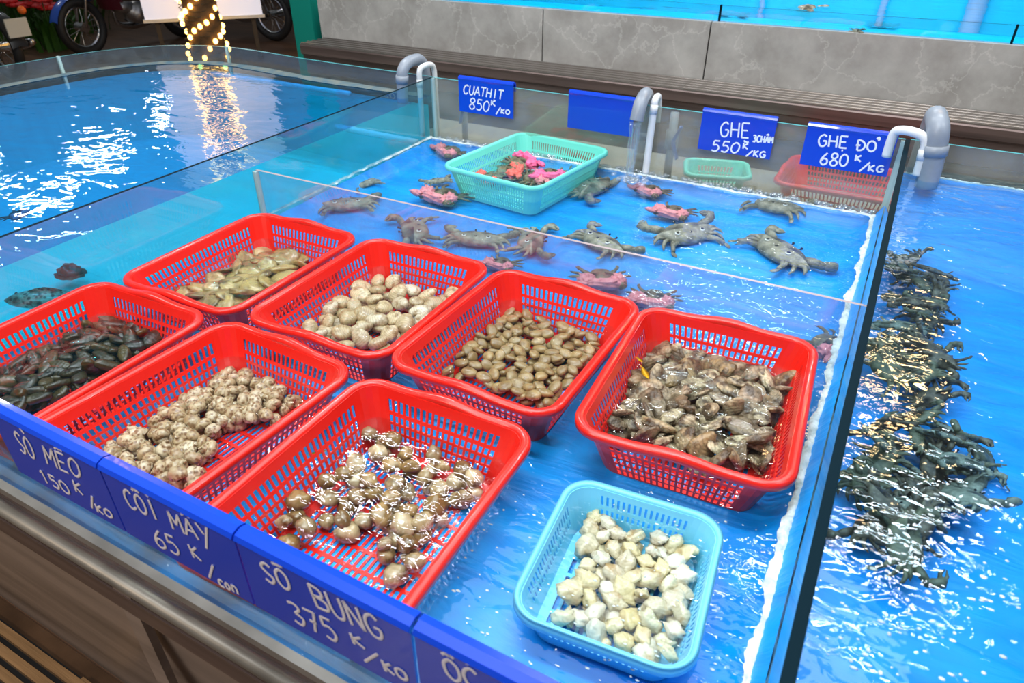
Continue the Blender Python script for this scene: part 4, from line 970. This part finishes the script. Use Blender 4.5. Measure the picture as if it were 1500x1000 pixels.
def bike(label,pf,pr,paint,bodym,flip=1):
    """pf, pr: ground points under front and rear wheels"""
    pf=Vector(pf); pr=Vector(pr); u=(pf-pr); wb_=u.length; a=math.atan2(u.y,u.x)
    t=thing('motorbike',label,'motorbike',pr,a); X=wb_; R0=.245
    wheel(t,(0,0,R0+.045),(0,1,0),R0); wheel(t,(X,0,R0+.045),(0,1,0),R0)
    def part(name,m,f,sm=True,lab=None):
        bm=bmesh.new(); f(bm); o=obj(name,bm,m,t,smooth=sm)
        if lab: o['label']=lab
    part('fork',chrome,lambda b:[tube(b,[(X,s*.07,.29),(X-.10,s*.07,.62),(X-.19,s*.06,.95)],.016,8) for s in (-1,1)])
    part('front_mudguard',paint,lambda b:grid(b,lambda i,j:Vector((X+math.cos(.3+2.0*i/10)*(R0+.075),(j-1)*.06,.29+math.sin(.3+2.0*i/10)*(R0+.075)-abs(j-1)*.02)),11,3))
    part('frame',bodym,lambda b:[tube(b,[(X-.2,0,.85),(X*.55,0,.42),(X*.40,0,.33),(0,.08,.30)],.028,8),tube(b,[(X-.2,0,.9),(X*.5,0,.70),(X*.1,0,.72),(-.1,0,.78)],.03,8)])
    part('leg_shield',bodym,lambda b:grid(b,lambda i,j:Vector((X-.26-.10*i/4-.03*abs(j-2),(j-2)*.09,.92-.5*i/4)),5,5))
    part('engine',alu,lambda b:[ball(b,(X*.46,0,.36),.14,(1.1,.8,.8)),cyl(b,(X*.46,-.10,.34),(X*.46,.10,.34),.10),tube(b,[(X*.50,0,.40),(X*.66,0,.44)],[.07,.055],10)])
    part('exhaust',chrome,lambda b:tube(b,smooth_path([(X*.62,-.10,.40),(X*.58,-.14,.24),(X*.40,-.15,.20),(X*.1,-.16,.26),(-.22,-.17,.34)],4),[.018,.018,.02,.022,.03,.035,.04,.045,.045,.045,.045,.045,.045,.045,.045,.04,.03],10))
    part('seat',rubber,lambda b:ball(b,(X*.22,0,.79),.1,(3.3,1.25,.6),14,8))
    part('side_panel',paint,lambda b:[ball(b,(X*.18,s*.10,.62),.1,(2.6,.4,1.0),12,8) for s in (-1,1)])
    part('headlamp',chrome,lambda b:ball(b,(X-.14,0,.98),.085,(.9,1.2,1)))
    part('handlebar',chrome,lambda b:tube(b,smooth_path([(X-.34,-.33,1.05),(X-.22,-.16,1.07),(X-.2,0,1.02),(X-.22,.16,1.07),(X-.34,.33,1.05)],4),.013,8))
    part('rear_mudguard',bodym,lambda b:grid(b,lambda i,j:Vector((math.cos(1.2+1.8*i/10)*(R0+.085),(j-1)*.07,.29+math.sin(1.2+1.8*i/10)*(R0+.085)-abs(j-1)*.02)),11,3))
    for s in (-1,1): part('tail_lamp',orange,lambda b:ball(b,(-.32,s*.12,.62),.035))
    part('number_plate',plate_m,lambda b:box(b,(-.40,-.095,.42),(-.385,.095,.57)),False)
    part('shock_absorber',chrome,lambda b:[cyl(b,(0,s*.10,.31),(X*.13,s*.10,.66),.018) for s in (-1,1)])
    part('foot_rest',rubber,lambda b:cyl(b,(X*.42,-.28,.25),(X*.42,.28,.25),.014))
    return t
bike('dark motorbike with a blue front mudguard left of the white board',P(133,82,0),P(245,55,0)+Vector((.15,.15,0)),bikebl,maroon)
bike('black motorbike parked behind the right half of the white board',P(285,50,0),P(404,60,0),bikeb,bikeb)
o=bike('motorbike at the left edge showing its pale number plate',P(-150,80,0),P(22,118,0),bikeb,bikeb)
# grass-like plants with red flowers
def plant(label,px,py,n,hh,flowers,seed,spread):
    random.seed(seed); p=P(px,py,0); t=thing('flowering_plant',label,'plant',p); 
    for k in range(n):
        a=random.uniform(0,2*PI); r=random.uniform(0,spread); b=Vector((math.cos(a)*r,math.sin(a)*r,0)); h=hh*random.uniform(.6,1.1); d=Vector((math.cos(a),math.sin(a),0))*random.uniform(.1,.5)*h
        s=Vector((-d.y,d.x,0)).normalized()*random.uniform(.018,.032)*1.3; bm=bmesh.new()
        def fn(i,j):
            q=i/6; w_=(1-q**1.8)*.9+.05
            return b+d*q**1.8+Vector((0,0,h*(q-.28*q**3)))+s*(j-1)*w_+Vector((0,0,-abs(j-1)*.008))
        grid(bm,fn,7,3); obj('blade',bm,leafm,t,smooth=True)
    for k in range(flowers):
        a=random.uniform(0,2*PI); r=random.uniform(0,spread*1.1); c=Vector((math.cos(a)*r,math.sin(a)*r,hh*random.uniform(.85,1.15))); bm=bmesh.new()
        bs=bmesh.new(); tube(bs,[(c.x*.6,c.y*.6,0),c],[.008,.005],5); obj('stalk',bs,leafm,t,smooth=True)
        for j in range(6):
            b_=j*PI/3; ball(bm,c+Vector((math.cos(b_)*.05,math.sin(b_)*.05,.01)),.045,(1,1,.5),7,5)
        obj('flower',bm,petal,t,smooth=True)
plant('bushy strap leaved plant with red flowers, leftmost by the pool',22,66,60,.50,16,3,.35)
plant('strap leaved plant with red flowers beside the left motorbike wheel',80,70,60,.48,14,4,.35)
plant('tall strap leaved plant behind the others at the left',50,40,60,.62,18,5,.45)
plant('leafy plant growing behind the blue mudguard of the left motorbike',118,45,40,.6,6,6,.35)
# dark far side of the street
bm=bmesh.new(); box(bm,(-16,12.5,0),(5,12.7,3.2)); obj('wall_far',bm,simple('dark_wall',(.03,.03,.03),.8,noise_amt=.5,nscale=3),kind='structure')
bm=bmesh.new(); box(bm,(-15.2,-3,0),(-15,12.5,3.2)); obj('wall_left',bm,simple('dark_hedge',(.02,.04,.015),.9,noise_amt=.6,nscale=5),kind='structure')
for o in list(bpy.data.objects):
    for k in ('_w','_l'):
        if k in o: del o[k]
